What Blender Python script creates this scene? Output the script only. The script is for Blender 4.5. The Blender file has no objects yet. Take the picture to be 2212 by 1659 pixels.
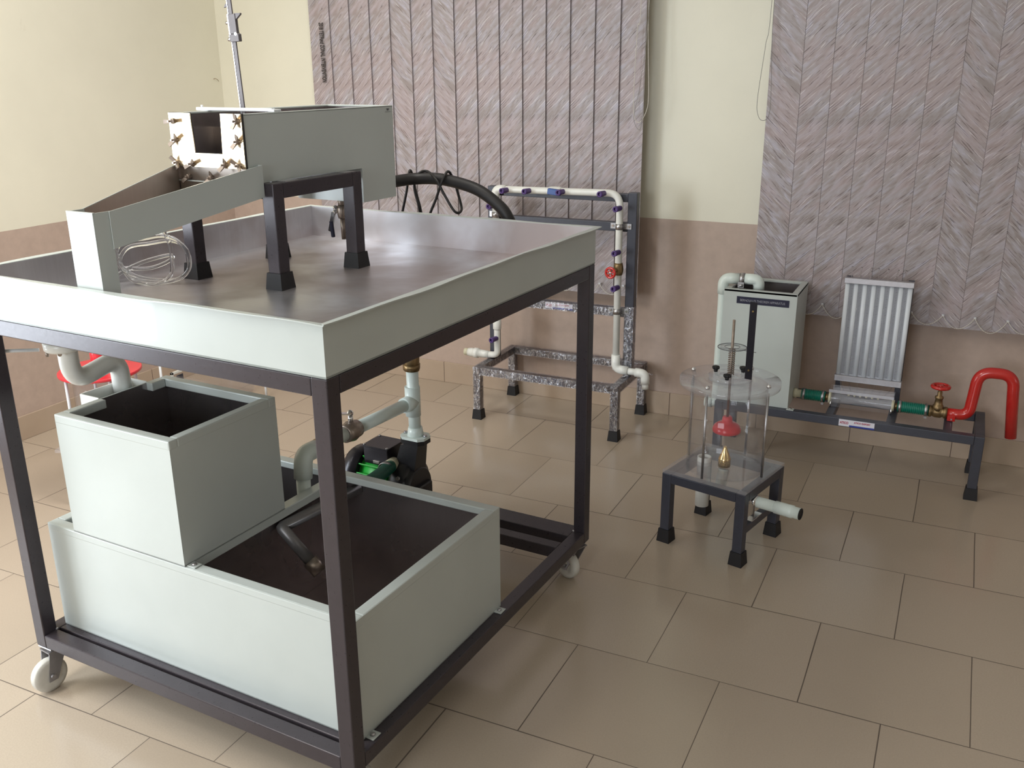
import bpy, bmesh, math, random
from math import sin, cos, pi, radians
from mathutils import Vector, Matrix
random.seed(7)
SC = bpy.context.scene
COL = SC.collection

# ------------------------------------------------------------------ camera
YAW, PITCH, ROLL, FPX = -0.448220, -0.322759, -0.007240, 2030.0
CAM = Vector((3.622853, -4.033480, 1.535380))
fw = Vector((sin(YAW)*cos(PITCH), cos(YAW)*cos(PITCH), sin(PITCH)))
rt = Vector((cos(YAW), -sin(YAW), 0)); up = rt.cross(fw)
r2 = rt*cos(ROLL) + up*sin(ROLL); u2 = -rt*sin(ROLL) + up*cos(ROLL)
cd = bpy.data.cameras.new('camera'); cam = bpy.data.objects.new('camera', cd); COL.objects.link(cam)
cd.sensor_width = 36; cd.sensor_fit = 'HORIZONTAL'; cd.lens = FPX/2212*36; cd.clip_start = .02
M = Matrix((r2, u2, -fw)).transposed().to_4x4(); M.translation = CAM
cam.matrix_world = M
SC.camera = cam

# ------------------------------------------------------------------ light and exposure
SC.view_settings.view_transform = 'Standard'; SC.view_settings.look = 'None'
SC.view_settings.gamma = 1; SC.view_settings.use_curve_mapping = False
SC.view_settings.exposure = -0.04
W = bpy.data.worlds.new('world'); SC.world = W; W.use_nodes = True
W.node_tree.nodes['Background'].inputs[0].default_value = (.80, .90, 1, 1)
W.node_tree.nodes['Background'].inputs[1].default_value = 1.0

def area(name, loc, target, sx, sy, power, color, spread=180):
    l = bpy.data.lights.new(name, 'AREA'); l.shape = 'RECTANGLE'; l.size = sx; l.size_y = sy
    l.energy = power; l.color = color; l.spread = radians(spread)
    o = bpy.data.objects.new(name, l); COL.objects.link(o); o.location = loc
    o.rotation_euler = (Vector(target)-Vector(loc)).to_track_quat('-Z', 'Y').to_euler()
    return o
# daylight through the opening in the left wall, then added fill lamps
area('daylight_left', (-.04, -3.75, 1.25), (3, -3.75, 1.25), 1.25, 1.9, 95, (.84, .93, 1.0))
area('ceiling_fill', (.95, -3.5, 2.93), (.95, -3.5, 0), .5, 1.6, 46, (1.0, .97, .90))  # unseen overhead fill, added to brighten left wall, tray and floor
area('wall_fill', (1.75, -1.7, 2.92), (0, -1.25, .9), .35, 1.3, 27, (1.0, .97, .90), 120)  # unseen tilted fill, added to lift the left wall
area('fill_front', (2.5, -6.95, 1.65), (2.5, 0, 1.65), 1.8, 1.35, 68, (.88, .94, 1.0))  # unseen fill added behind the camera, set in the front opening
area('fill_right', (9.46, -3.0, 1.75), (0, -3.0, 1.75), 2.0, 1.2, 8, (1.0, .95, .88))  # weak unseen fill added at the right opening

# ------------------------------------------------------------------ material helpers
def new_mat(name):
    m = bpy.data.materials.new(name); m.use_nodes = True
    nt = m.node_tree; b = nt.nodes['Principled BSDF']
    return m, nt, b
def lk(nt, a, b): nt.links.new(a, b)
def N(nt, t, **kw):
    n = nt.nodes.new(t)
    for k, v in kw.items(): setattr(n, k, v)
    return n
def math_(nt, op, a, b=None, c=None):
    n = N(nt, 'ShaderNodeMath', operation=op)
    for i, v in enumerate((a, b, c)):
        if v is None: continue
        if isinstance(v, (int, float)): n.inputs[i].default_value = v
        else: lk(nt, v, n.inputs[i])
    return n.outputs[0]
def ramp(nt, fac, stops):
    n = N(nt, 'ShaderNodeValToRGB'); e = n.color_ramp.elements
    while len(e) < len(stops): e.new(.5)
    for x, (p, c) in zip(e, stops): x.position = p; x.color = (*c, 1) if len(c) == 3 else c
    lk(nt, fac, n.inputs[0]); return n.outputs[0]
def mixc(nt, f, a, b):
    n = N(nt, 'ShaderNodeMix', data_type='RGBA')
    if isinstance(f, (int, float)): n.inputs[0].default_value = f
    else: lk(nt, f, n.inputs[0])
    for s, v in ((6, a), (7, b)):
        if isinstance(v, tuple): n.inputs[s].default_value = (*v, 1)
        else: lk(nt, v, n.inputs[s])
    return n.outputs[2]
def noise(nt, vec, scale, detail=3, rough=.5, dist=0):
    n = N(nt, 'ShaderNodeTexNoise'); n.inputs['Scale'].default_value = scale
    n.inputs['Detail'].default_value = detail; n.inputs['Roughness'].default_value = rough
    n.inputs['Distortion'].default_value = dist
    if vec is not None: lk(nt, vec, n.inputs['Vector'])
    return n.outputs[0]
def objco(nt): return N(nt, 'ShaderNodeTexCoord').outputs['Object']
def mapping(nt, vec, scale=(1, 1, 1), rot=(0, 0, 0), loc=(0, 0, 0)):
    n = N(nt, 'ShaderNodeMapping'); lk(nt, vec, n.inputs[0])
    n.inputs['Scale'].default_value = scale; n.inputs['Rotation'].default_value = rot; n.inputs['Location'].default_value = loc
    return n.outputs[0]
def bump(nt, b, h, strength=.2, dist=.002):
    n = N(nt, 'ShaderNodeBump'); n.inputs['Strength'].default_value = strength; n.inputs['Distance'].default_value = dist
    lk(nt, h, n.inputs['Height']); lk(nt, n.outputs[0], b.inputs['Normal'])

def simple(name, col, rough=.5, metal=0, mott=.08, mscale=12, bstr=.0, bscale=80, coat=0, rvar=.0, spec=.5):
    m, nt, b = new_mat(name); co = objco(nt)
    n = noise(nt, co, mscale, 3)
    lo = tuple(max(0, c*(1-mott)) for c in col); hi = tuple(min(1, c*(1+mott)) for c in col)
    lk(nt, ramp(nt, n, [(.3, lo), (.7, hi)]), b.inputs['Base Color'])
    b.inputs['Roughness'].default_value = rough; b.inputs['Metallic'].default_value = metal
    b.inputs['Coat Weight'].default_value = coat; b.inputs['Specular IOR Level'].default_value = spec
    if rvar:
        r = N(nt, 'ShaderNodeMapRange'); lk(nt, noise(nt, co, mscale*2.3, 4), r.inputs[0])
        r.inputs[1].default_value = .3; r.inputs[2].default_value = .7
        r.inputs[3].default_value = rough-rvar; r.inputs[4].default_value = rough+rvar
        lk(nt, r.outputs[0], b.inputs['Roughness'])
    if bstr: bump(nt, b, noise(nt, co, bscale, 2), bstr, .001)
    return m
MT = {}
MT['enamel'] = simple('pale_green_enamel', (.50, .535, .515), .33, 0, .03, 5, .05, 220, coat=.15, rvar=.04)
MT['frame'] = simple('dark_grey_frame_paint', (.050, .041, .048), .30, .25, .06, 60, .02, 900, rvar=.03)
MT['slate'] = simple('slate_grey_frame_paint', (.048, .050, .068), .38, .1, .06, 50, .02, 900, rvar=.03)
MT['rubber'] = simple('black_rubber', (.010, .009, .011), .6, 0, .1, 40)
MT['black'] = simple('black_cast_paint', (.012, .011, .014), .38, 0, .15, 30, .25, 260)
MT['blackmetal'] = simple('black_sheet_metal', (.022, .019, .026), .28, .3, .1, 30)
MT['hose_black'] = simple('black_hose_rubber', (.012, .010, .011), .5, 0, .1, 40)
MT['pvc'] = simple('white_pvc', (.70, .77, .73), .30, 0, .03, 20, coat=.1)
MT['pvcw'] = simple('bright_white_pvc', (.80, .80, .76), .32, 0, .03, 20, coat=.1)
MT['cream'] = simple('cream_nylon', (.62, .58, .42), .45, 0, .06, 30)
MT['chrome'] = simple('chrome', (.78, .78, .80), .16, 1, .04, 40, rvar=.05)
MT['steel'] = simple('steel', (.45, .44, .45), .35, 1, .08, 40, rvar=.08)
MT['castmetal'] = simple('tarnished_and_shade_metal', (.33, .27, .23), .38, .8, .15, 60, .1, 200)
MT['brass'] = simple('polished_brass', (.72, .52, .24), .22, 1, .12, 25, rvar=.06)
MT['bronze'] = simple('old_brass', (.27, .185, .095), .42, .85, .3, 40, .15, 200)
MT['red'] = simple('glossy_red_paint', (.55, .022, .018), .22, 0, .06, 12, coat=.4)
MT['redplastic'] = simple('red_plastic', (.66, .035, .05), .3, 0, .05, 20, coat=.2)
MT['green'] = simple('bright_green_motor_paint', (.03, .52, .06), .4, 0, .08, 30)
MT['stripgrey'] = simple('grey_scale_strip', (.33, .34, .38), .5, 0, .03, 20)
MT['castorfork'] = simple('zinc_fork_steel', (.30, .29, .30), .42, .7, .08, 40)
MT['gaugemetal'] = simple('satin_gauge_steel', (.14, .125, .13), .5, .35, .06, 60)
MT['greypipe'] = simple('dull_grey_pipe', (.20, .19, .19), .4, .5, .12, 30)
MT['purple'] = simple('purple_plastic', (.075, .035, .17), .45, 0, .1, 40)
MT['blue'] = simple('blue_vinyl', (.06, .12, .35), .45, 0, .1, 40)
MT['castor'] = simple('off_white_nylon', (.60, .58, .53), .42, 0, .10, 30)
MT['whitecard'] = simple('white_board', (.72, .75, .80), .4, 0, .03, 10)
MT['navy'] = simple('navy_label', (.010, .010, .035), .35, 0, .05, 40)
MT['labelw'] = simple('white_label', (.75, .74, .82), .4, 0, .02, 40)
MT['labelb'] = simple('blue_label', (.03, .05, .30), .4, 0, .02, 40)
MT['ink'] = simple('black_ink', (.02, .014, .014), .6, 0, .05, 60)
MT['greyink'] = simple('grey_ink', (.10, .10, .11), .6, 0, .05, 60)
MT['paleink'] = simple('pale_lettering', (.32, .32, .36), .6, 0, .05, 60)
MT['redink'] = simple('red_lettering', (.45, .03, .08), .6, 0, .05, 60)
MT['alu'] = simple('brushed_aluminium', (.50, .49, .52), .38, .9, .06, 60, rvar=.06)
MT['whitewire'] = simple('white_rod', (.75, .77, .80), .3, 0, .03, 40)
MT['cord'] = simple('pale_bead_cord', (.62, .58, .52), .5, 0, .1, 200)
MT['darkcord'] = simple('grey_bead_cord', (.22, .21, .20), .5, 0, .1, 200)

def glassy(name, col=(1, 1, 1), rough=.02, ior=1.47, alpha=None):
    m, nt, b = new_mat(name)
    co = objco(nt)
    b.inputs['Base Color'].default_value = (*col, 1); b.inputs['Transmission Weight'].default_value = 1
    b.inputs['IOR'].default_value = ior
    r = N(nt, 'ShaderNodeMapRange'); lk(nt, noise(nt, co, 30, 3), r.inputs[0])
    r.inputs[3].default_value = rough; r.inputs[4].default_value = rough+.04; lk(nt, r.outputs[0], b.inputs['Roughness'])
    return m

MT['acrylic_thin'] = None
def film(name, op=.25, wrinkle=.9, scale=70, tint=(.85, .85, .9)):
    m, nt, b = new_mat(name); out = nt.nodes['Material Output']
    nt.nodes.remove(b)
    g = N(nt, 'ShaderNodeBsdfGlossy'); g.inputs['Roughness'].default_value = .12; g.inputs[0].default_value = (*tint, 1)
    t = N(nt, 'ShaderNodeBsdfTransparent'); t.inputs[0].default_value = (.93, .93, .95, 1)
    mx = N(nt, 'ShaderNodeMixShader')
    co = mapping(nt, objco(nt), (1, 1, .5), (.5, .6, .4))
    w = noise(nt, co, scale, 4, .65, 1.5)
    bp = N(nt, 'ShaderNodeBump'); bp.inputs['Strength'].default_value = wrinkle; bp.inputs['Distance'].default_value = .004
    lk(nt, w, bp.inputs['Height']); lk(nt, bp.outputs[0], g.inputs['Normal'])
    f = N(nt, 'ShaderNodeMapRange'); lk(nt, noise(nt, co, scale*1.4, 4, .7, 2), f.inputs[0])
    f.inputs[1].default_value = .45; f.inputs[2].default_value = .72; f.inputs[3].default_value = op*.35; f.inputs[4].default_value = min(.95, op*2.4)
    lk(nt, f.outputs[0], mx.inputs[0]); lk(nt, t.outputs[0], mx.inputs[1]); lk(nt, g.outputs[0], mx.inputs[2])
    lk(nt, mx.outputs[0], out.inputs[0]); return m
MT['wrap'] = film('crinkled_clear_wrap', .40, 1.0, 55)
def clearsheet(name, base=.10, tint=(.985, .985, .99), haze=.06):
    m, nt, b = new_mat(name); out = nt.nodes['Material Output']; nt.nodes.remove(b)
    g = N(nt, 'ShaderNodeBsdfGlossy'); g.inputs['Roughness'].default_value = .04
    t = N(nt, 'ShaderNodeBsdfTransparent'); t.inputs[0].default_value = (*tint, 1)
    d = N(nt, 'ShaderNodeBsdfDiffuse'); d.inputs[0].default_value = (.8, .78, .82, 1)
    lw_ = N(nt, 'ShaderNodeLayerWeight'); lw_.inputs[0].default_value = .5; pw_ = math_(nt, 'POWER', lw_.outputs['Facing'], 4.0)
    sm = math_(nt, 'ADD', math_(nt, 'MULTIPLY', noise(nt, objco(nt), 9, 3), haze), .0)
    m1 = N(nt, 'ShaderNodeMixShader'); lk(nt, sm, m1.inputs[0]); lk(nt, t.outputs[0], m1.inputs[1]); lk(nt, d.outputs[0], m1.inputs[2])
    m2 = N(nt, 'ShaderNodeMixShader'); f2 = math_(nt, 'ADD', math_(nt, 'MULTIPLY', pw_, .45), base*.25)
    lk(nt, f2, m2.inputs[0]); lk(nt, m1.outputs[0], m2.inputs[1]); lk(nt, g.outputs[0], m2.inputs[2])
    lk(nt, m2.outputs[0], out.inputs[0]); return m
MT['clear'] = clearsheet('clear_thin_acrylic')
MT['acrylic'] = clearsheet('clear_thick_acrylic', .20, (.965, .965, .975), .30)
MT['tubing'] = glassy('clear_vinyl_tubing', (.97, .97, .96), .06, 1.38)

def sheetmetal(name, col, rough, aniso=(1, 14, 1), smudge=.25, met=.9):
    m, nt, b = new_mat(name); co = objco(nt)
    br = noise(nt, mapping(nt, co, aniso), 9, 6, .6)
    cl = noise(nt, co, 2.6, 4, .55, .4)
    c1 = ramp(nt, br, [(.3, tuple(c*.955 for c in col)), (.7, tuple(min(1, c*1.035) for c in col))])
    c2 = mixc(nt, math_(nt, 'MULTIPLY', ramp(nt, cl, [(.42, (0, 0, 0)), (.60, (1, 1, 1))]), smudge), c1, (.38, .31, .30))
    lk(nt, c2, b.inputs['Base Color']); b.inputs['Metallic'].default_value = met
    r = N(nt, 'ShaderNodeMapRange'); lk(nt, cl, r.inputs[0]); r.inputs[1].default_value = .3; r.inputs[2].default_value = .7
    r.inputs[3].default_value = rough-.07; r.inputs[4].default_value = rough+.12; lk(nt, r.outputs[0], b.inputs['Roughness'])
    bump(nt, b, br, .04, .001)
    return m
MT['sheet'] = sheetmetal('stainless_sheet', (.60, .585, .61), .36, smudge=.75, met=.85)
MT['lining'] = sheetmetal('shaded_stainless_lining', (.42, .38, .38), .22, (14, 1, 1), .35)  # stainless colour lowered to hold the shade inside the tanks
MT['chutemetal'] = sheetmetal('stained_steel_chute', (.42, .37, .33), .36, (1, 9, 1), .5)
MT['plate'] = sheetmetal('brass_front_plate', (.86, .72, .50), .20, (6, 1, 1), .25)

def wallmat(name, cream, brown, dado=.908):
    m, nt, b = new_mat(name); g = N(nt, 'ShaderNodeNewGeometry').outputs['Position']
    s = N(nt, 'ShaderNodeSeparateXYZ'); lk(nt, g, s.inputs[0])
    wob = math_(nt, 'MULTIPLY', math_(nt, 'SUBTRACT', noise(nt, g, 4, 2), .5), .004)
    z = math_(nt, 'ADD', s.outputs[2], wob)
    f = math_(nt, 'GREATER_THAN', z, dado)
    n = noise(nt, g, 1.6, 5, .6); n2 = noise(nt, g, 22, 4, .6)
    cc = ramp(nt, n, [(.3, tuple(c*.95 for c in cream)), (.7, tuple(min(1, c*1.03) for c in cream))])
    smu = ramp(nt, noise(nt, mapping(nt, g, (1, 1, 1.0)), 5.5, 6, .7, .6), [(.70, (0, 0, 0)), (.80, (1, 1, 1))])
    cc = mixc(nt, math_(nt, 'MULTIPLY', smu, .18), cc, (.40, .33, .24))
    cb = ramp(nt, n2, [(.3, tuple(c*.93 for c in brown)), (.7, tuple(min(1, c*1.06) for c in brown))])
    lk(nt, mixc(nt, f, cb, cc), b.inputs['Base Color']); b.inputs['Roughness'].default_value = .48
    b.inputs['Specular IOR Level'].default_value = .35
    bump(nt, b, noise(nt, g, 60, 4, .6), .12, .002)
    return m
MT['wall'] = wallmat('two_tone_wall_paint', (.80, .765, .64), (.50, .385, .325))
MT['ceil'] = simple('ceiling_paint', (.78, .77, .72), .8)

TY0, TH, TW = -1.90522, .40073, .40
def floormat():
    m, nt, b = new_mat('glossy_beige_floor_tiles'); g = N(nt, 'ShaderNodeNewGeometry').outputs['Position']
    s = N(nt, 'ShaderNodeSeparateXYZ'); lk(nt, g, s.inputs[0])
    wob = math_(nt, 'MULTIPLY', math_(nt, 'SUBTRACT', noise(nt, g, 3, 2), .5), .004)
    X = math_(nt, 'ADD', s.outputs[0], wob); Y = math_(nt, 'ADD', s.outputs[1], wob)
    v = math_(nt, 'DIVIDE', math_(nt, 'SUBTRACT', Y, TY0), TH)
    row = math_(nt, 'FLOOR', v); fv = math_(nt, 'SUBTRACT', v, row)
    par = math_(nt, 'MODULO', math_(nt, 'ADD', row, 100), 2)
    u = math_(nt, 'ADD', math_(nt, 'DIVIDE', math_(nt, 'SUBTRACT', X, 2.600), TW), math_(nt, 'MULTIPLY', par, .5))
    col = math_(nt, 'FLOOR', u); fu = math_(nt, 'SUBTRACT', u, col)
    du = math_(nt, 'MINIMUM', fu, math_(nt, 'SUBTRACT', 1, fu)); dv = math_(nt, 'MINIMUM', fv, math_(nt, 'SUBTRACT', 1, fv))
    d = math_(nt, 'MINIMUM', du, dv)
    wid = math_(nt, 'MULTIPLY', math_(nt, 'ADD', noise(nt, g, 1.5, 2), .0), .0068)
    gr = math_(nt, 'LESS_THAN', d, wid)
    cid = N(nt, 'ShaderNodeCombineXYZ'); lk(nt, col, cid.inputs[0]); lk(nt, row, cid.inputs[1])
    wn = N(nt, 'ShaderNodeTexWhiteNoise'); lk(nt, cid.outputs[0], wn.inputs[0])
    tint = ramp(nt, wn.outputs[0], [(0, (.42, .34, .26)), (1, (.475, .39, .305))])
    sp = noise(nt, g, 240, 2, .7); tint2 = mixc(nt, math_(nt, 'MULTIPLY', ramp(nt, sp, [(.42, (0, 0, 0)), (.6, (1, 1, 1))]), .25), tint, (.34, .28, .22))
    cloud = noise(nt, g, 3.5, 4); tint3 = mixc(nt, math_(nt, 'MULTIPLY', cloud, .25), tint2, (.55, .45, .36))
    lk(nt, mixc(nt, gr, tint3, (.12, .09, .07)), b.inputs['Base Color'])
    rr = N(nt, 'ShaderNodeMapRange'); lk(nt, noise(nt, g, 3, 2), rr.inputs[0]); rr.inputs[3].default_value = .17; rr.inputs[4].default_value = .26
    lk(nt, math_(nt, 'ADD', rr.outputs[0], math_(nt, 'MULTIPLY', gr, .5)), b.inputs['Roughness'])
    b.inputs['Specular IOR Level'].default_value = .62
    e = math_(nt, 'MINIMUM', math_(nt, 'MULTIPLY', d, 60), 1)
    h = math_(nt, 'ADD', e, math_(nt, 'MULTIPLY', noise(nt, g, 5, 2), .10))
    bump(nt, b, h, .06, .003)
    return m
MT['floor'] = floormat()
def skirtmat():
    m, nt, b = new_mat('beige_skirting_tiles'); g = N(nt, 'ShaderNodeNewGeometry').outputs['Position']
    s = N(nt, 'ShaderNodeSeparateXYZ'); lk(nt, g, s.inputs[0])
    def joint(c, off):
        u = math_(nt, 'DIVIDE', math_(nt, 'SUBTRACT', c, off), .4); f = math_(nt, 'FRACT', math_(nt, 'ADD', u, 50))
        return math_(nt, 'MINIMUM', f, math_(nt, 'SUBTRACT', 1, f))
    d = math_(nt, 'MINIMUM', joint(s.outputs[0], 3.2986), joint(s.outputs[1], -1.13))
    gr = math_(nt, 'LESS_THAN', d, .004)
    t = ramp(nt, noise(nt, g, 5, 4), [(.3, (.44, .335, .25)), (.7, (.50, .39, .30))])
    lk(nt, mixc(nt, gr, t, (.12, .08, .06)), b.inputs['Base Color']); b.inputs['Roughness'].default_value = .28
    return m
MT['skirt'] = skirtmat()

def blindmat():
    m, nt, b = new_mat('patterned_blind_fabric')
    uv = N(nt, 'ShaderNodeTexCoord').outputs['UV']
    warp = N(nt, 'ShaderNodeTexNoise'); warp.inputs['Scale'].default_value = 9; lk(nt, uv, warp.inputs['Vector'])
    vm = N(nt, 'ShaderNodeVectorMath', operation='MULTIPLY_ADD'); lk(nt, warp.outputs['Color'], vm.inputs[0]); vm.inputs[1].default_value = (.014, .014, 0); lk(nt, uv, vm.inputs[2])
    r = mapping(nt, mapping(nt, vm.outputs[0], (1, 1, 1), (0, 0, radians(-43))), (1, 1, 1))
    n1 = noise(nt, mapping(nt, r, (8.5, 36, 1)), 1.5, 3, .55, .5)
    n2 = noise(nt, mapping(nt, r, (3.2, 9, 1), loc=(3, 5, 1)), 1.6, 2, .5, .3)
    n3 = noise(nt, mapping(nt, r, (8, 165, 1), loc=(1, 0, 4)), 1.5, 3, .55, .4)
    n4 = noise(nt, mapping(nt, r, (9, 190, 1), loc=(7, 3, 9)), 1.5, 2, .5, .4)
    base = ramp(nt, n1, [(.34, (.310, .262, .255)), (.48, (.365, .322, .325)), (.60, (.410, .372, .405)), (.72, (.46, .435, .505))])
    base = mixc(nt, math_(nt, 'MULTIPLY', ramp(nt, n2, [(.46, (0, 0, 0)), (.62, (1, 1, 1))]), .40), base, (.45, .345, .35))
    dk = ramp(nt, n3, [(.35, (1, 1, 1)), (.41, (0, 0, 0))])
    base = mixc(nt, math_(nt, 'MULTIPLY', dk, .75), base, (.11, .08, .08))
    wt = ramp(nt, n4, [(.635, (0, 0, 0)), (.69, (1, 1, 1))])
    base = mixc(nt, math_(nt, 'MULTIPLY', wt, .60), base, (.74, .70, .72))
    lk(nt, base, b.inputs['Base Color']); b.inputs['Roughness'].default_value = .45
    b.inputs['Specular IOR Level'].default_value = .3
    bump(nt, b, math_(nt, 'ADD', n3, math_(nt, 'MULTIPLY', n1, .7)), .30, .0012)
    return m
MT['blind'] = blindmat()

# ------------------------------------------------------------------ mesh helpers
class MB:
    def __init__(s): s.bm = bmesh.new()
    def box(s, a, b, bev=0, seg=1):
        lo = [min(p, q) for p, q in zip(a, b)]; hi = [max(p, q) for p, q in zip(a, b)]
        vs = [s.bm.verts.new((x, y, z)) for x in (lo[0], hi[0]) for y in (lo[1], hi[1]) for z in (lo[2], hi[2])]
        fs = [s.bm.faces.new([vs[i] for i in q]) for q in ((0, 1, 3, 2), (4, 6, 7, 5), (0, 4, 5, 1), (2, 3, 7, 6), (0, 2, 6, 4), (1, 5, 7, 3))]
        if bev:
            es = list({e for f in fs for e in f.edges})
            bmesh.ops.bevel(s.bm, geom=es, offset=bev, segments=seg, affect='EDGES', profile=.5)
        return s
    def obox(s, c, ex, ey, ez, hx, hy, hz, bev=0):
        # oriented box: centre, three axes, half sizes
        c = Vector(c); ex, ey, ez = Vector(ex).normalized(), Vector(ey).normalized(), Vector(ez).normalized()
        vs = [s.bm.verts.new(c+ex*i*hx+ey*j*hy+ez*k*hz) for i in (-1, 1) for j in (-1, 1) for k in (-1, 1)]
        fs = [s.bm.faces.new([vs[i] for i in q]) for q in ((0, 1, 3, 2), (4, 6, 7, 5), (0, 4, 5, 1), (2, 3, 7, 6), (0, 2, 6, 4), (1, 5, 7, 3))]
        if bev: bmesh.ops.bevel(s.bm, geom=list({e for f in fs for e in f.edges}), offset=bev, segments=1, affect='EDGES', profile=.5)
        return s
    def loft(s, rings, cap=True, closed=False, smooth=True):
        R = [[s.bm.verts.new(p) for p in r] for r in rings]; n = len(R[0]); k = len(R)
        for i in range(k if closed else k-1):
            A, B = R[i], R[(i+1) % k]
            for j in range(n):
                f = s.bm.faces.new((A[j], A[(j+1) % n], B[(j+1) % n], B[j])); f.smooth = smooth
        if cap and not closed:
            s.bm.faces.new(R[0][::-1]); s.bm.faces.new(R[-1])
        return s
    def cyl(s, p, q, r, r_=None, seg=20, cap=True):
        p, q = Vector(p), Vector(q); r_ = r if r_ is None else r_
        d = (q-p).normalized(); a = d.orthogonal().normalized(); b = d.cross(a)
        return s.loft([[c+(a*cos(2*pi*i/seg)+b*sin(2*pi*i/seg))*rr for i in range(seg)] for c, rr in ((p, r), (q, r_))], cap)
    def lathe(s, base, axis, prof, seg=28, cap=True):
        base, d = Vector(base), Vector(axis).normalized(); a = d.orthogonal().normalized(); b = d.cross(a)
        return s.loft([[base+d*h+(a*cos(2*pi*i/seg)+b*sin(2*pi*i/seg))*max(r, 1e-5) for i in range(seg)] for h, r in prof], cap)
    def tube(s, pts, r, seg=12, cap=True, closed=False):
        pts = [Vector(p) for p in pts]; n = len(pts); rs = r if callable(r) else (lambda i: r)
        T = []
        for i in range(n):
            a = pts[(i-1) % n] if (closed or i > 0) else pts[i]; b = pts[(i+1) % n] if (closed or i < n-1) else pts[i]
            T.append((b-a).normalized())
        u = T[0].orthogonal().normalized(); rings = []
        for i in range(n):
            u = (u - T[i]*u.dot(T[i]))
            u = u.normalized() if u.length > 1e-6 else T[i].orthogonal().normalized()
            v = T[i].cross(u); rr = rs(i)
            rings.append([pts[i]+(u*cos(2*pi*k/seg)+v*sin(2*pi*k/seg))*rr for k in range(seg)])
        return s.loft(rings, cap, closed)
    def pipe(s, p, q, ro, ri, seg=40):
        # open-ended pipe with wall thickness
        p, q = Vector(p), Vector(q); d = (q-p).normalized(); a = d.orthogonal().normalized(); b = d.cross(a)
        def ring(c, r): return [c+(a*cos(2*pi*i/seg)+b*sin(2*pi*i/seg))*r for i in range(seg)]
        return s.loft([ring(p, ro), ring(q, ro), ring(q, ri), ring(p, ri)], False, True)
    def prism(s, poly, p, ax, ay, az, h):
        # 2-D polygon in axes ax, ay at p, extruded h along az
        p, ax, ay, az = Vector(p), Vector(ax), Vector(ay), Vector(az)
        lo = [s.bm.verts.new(p+ax*x+ay*y) for x, y in poly]; hi = [s.bm.verts.new(p+ax*x+ay*y+az*h) for x, y in poly]
        n = len(poly); s.bm.faces.new(lo[::-1]); s.bm.faces.new(hi)
        for i in range(n): s.bm.faces.new((lo[i], lo[(i+1) % n], hi[(i+1) % n], hi[i]))
        return s
    def hexa(s, P):
        vs = [s.bm.verts.new(p) for p in P]
        for q in ((0, 1, 3, 2), (4, 6, 7, 5), (0, 4, 5, 1), (2, 3, 7, 6), (0, 2, 6, 4), (1, 5, 7, 3)): s.bm.faces.new([vs[i] for i in q])
        return s
    def torus(s, c, axis, R, r, seg=32, k=10):
        c, d = Vector(c), Vector(axis).normalized(); a = d.orthogonal().normalized(); b = d.cross(a)
        return s.tube([c+(a*cos(2*pi*i/seg)+b*sin(2*pi*i/seg))*R for i in range(seg)], r, k, False, True)
    def sphere(s, c, r, u=12, v=8):
        bmesh.ops.create_uvsphere(s.bm, u_segments=u, v_segments=v, radius=r, matrix=Matrix.Translation(c)); return s

def fillet(pts, rad, n=7):
    pts = [Vector(p) for p in pts]; out = [pts[0]]
    for i in range(1, len(pts)-1):
        p, a, b = pts[i], pts[i-1], pts[i+1]; rr = rad[i-1] if isinstance(rad, (list, tuple)) else rad
        da, db = (a-p), (b-p); t = min(rr, da.length*.49, db.length*.49)
        A, B = p+da.normalized()*t, p+db.normalized()*t
        for k in range(n+1):
            f = k/n; out.append(A*(1-f)**2+p*2*f*(1-f)+B*f*f)
    out.append(pts[-1]); return out
def spline(pts, n=8, closed=False):
    P = [Vector(p) for p in pts]; out = []; m = len(P)
    for i in range(m if closed else m-1):
        g = lambda k: P[k % m] if closed else P[max(0, min(m-1, k))]
        a, b, c, d = g(i-1), g(i), g(i+1), g(i+2)
        for k in range(n):
            t = k/n; out.append(.5*((2*b)+(c-a)*t+(2*a-5*b+4*c-d)*t*t+(-a+3*b-3*c+d)*t**3))
    if not closed: out.append(P[-1])
    return out
def resample(pts, step):
    out = [pts[0]]; acc = 0
    for a, b in zip(pts, pts[1:]):
        L = (b-a).length; 
        while acc+L >= step and L > 1e-9:
            f = (step-acc)/L; a = a+(b-a)*f; out.append(a); L = (b-a).length; acc = 0
        acc += L
    return out
def ribbed(pts, r, amp, pitch):
    p = resample([Vector(x) for x in pts], pitch/4)
    return p, (lambda i: r+amp*(1 if i % 4 in (1, 2) else -1))

OFF = {}
def off_of(o):
    while o is not None:
        if o.name in OFF: return OFF[o.name]
        o = o.parent
    return Vector((0, 0, 0))
def link_mesh(name, mb, mat, parent=None, smooth=False, off=Vector((0, 0, 0))):
    bm = mb.bm
    bmesh.ops.recalc_face_normals(bm, faces=bm.faces[:])
    if off.length: bmesh.ops.translate(bm, verts=bm.verts[:], vec=-off)
    me = bpy.data.meshes.new(name); bm.to_mesh(me); bm.free()
    me.materials.append(MT[mat] if isinstance(mat, str) else mat)
    o = bpy.data.objects.new(name, me); COL.objects.link(o)
    if parent: o.parent = parent
    return o
def part(name, mb, mat, parent, label=None):
    o = link_mesh(name, mb, mat, parent, off=off_of(parent))
    if label: o['label'] = label
    return o
def thing(name, label, cat, loc, rotz=0, off=None, group=None):
    o = bpy.data.objects.new(name, None); COL.objects.link(o); o.empty_display_size = .05
    o.location = loc; o.rotation_euler = (0, 0, rotz); o['label'] = label; o['category'] = cat
    if group: o['group'] = group
    OFF[o.name] = Vector(off) if off else Vector((0, 0, 0))
    return o
def struct(name, mb, mat):
    o = link_mesh(name, mb, mat); o['kind'] = 'structure'; return o
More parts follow.
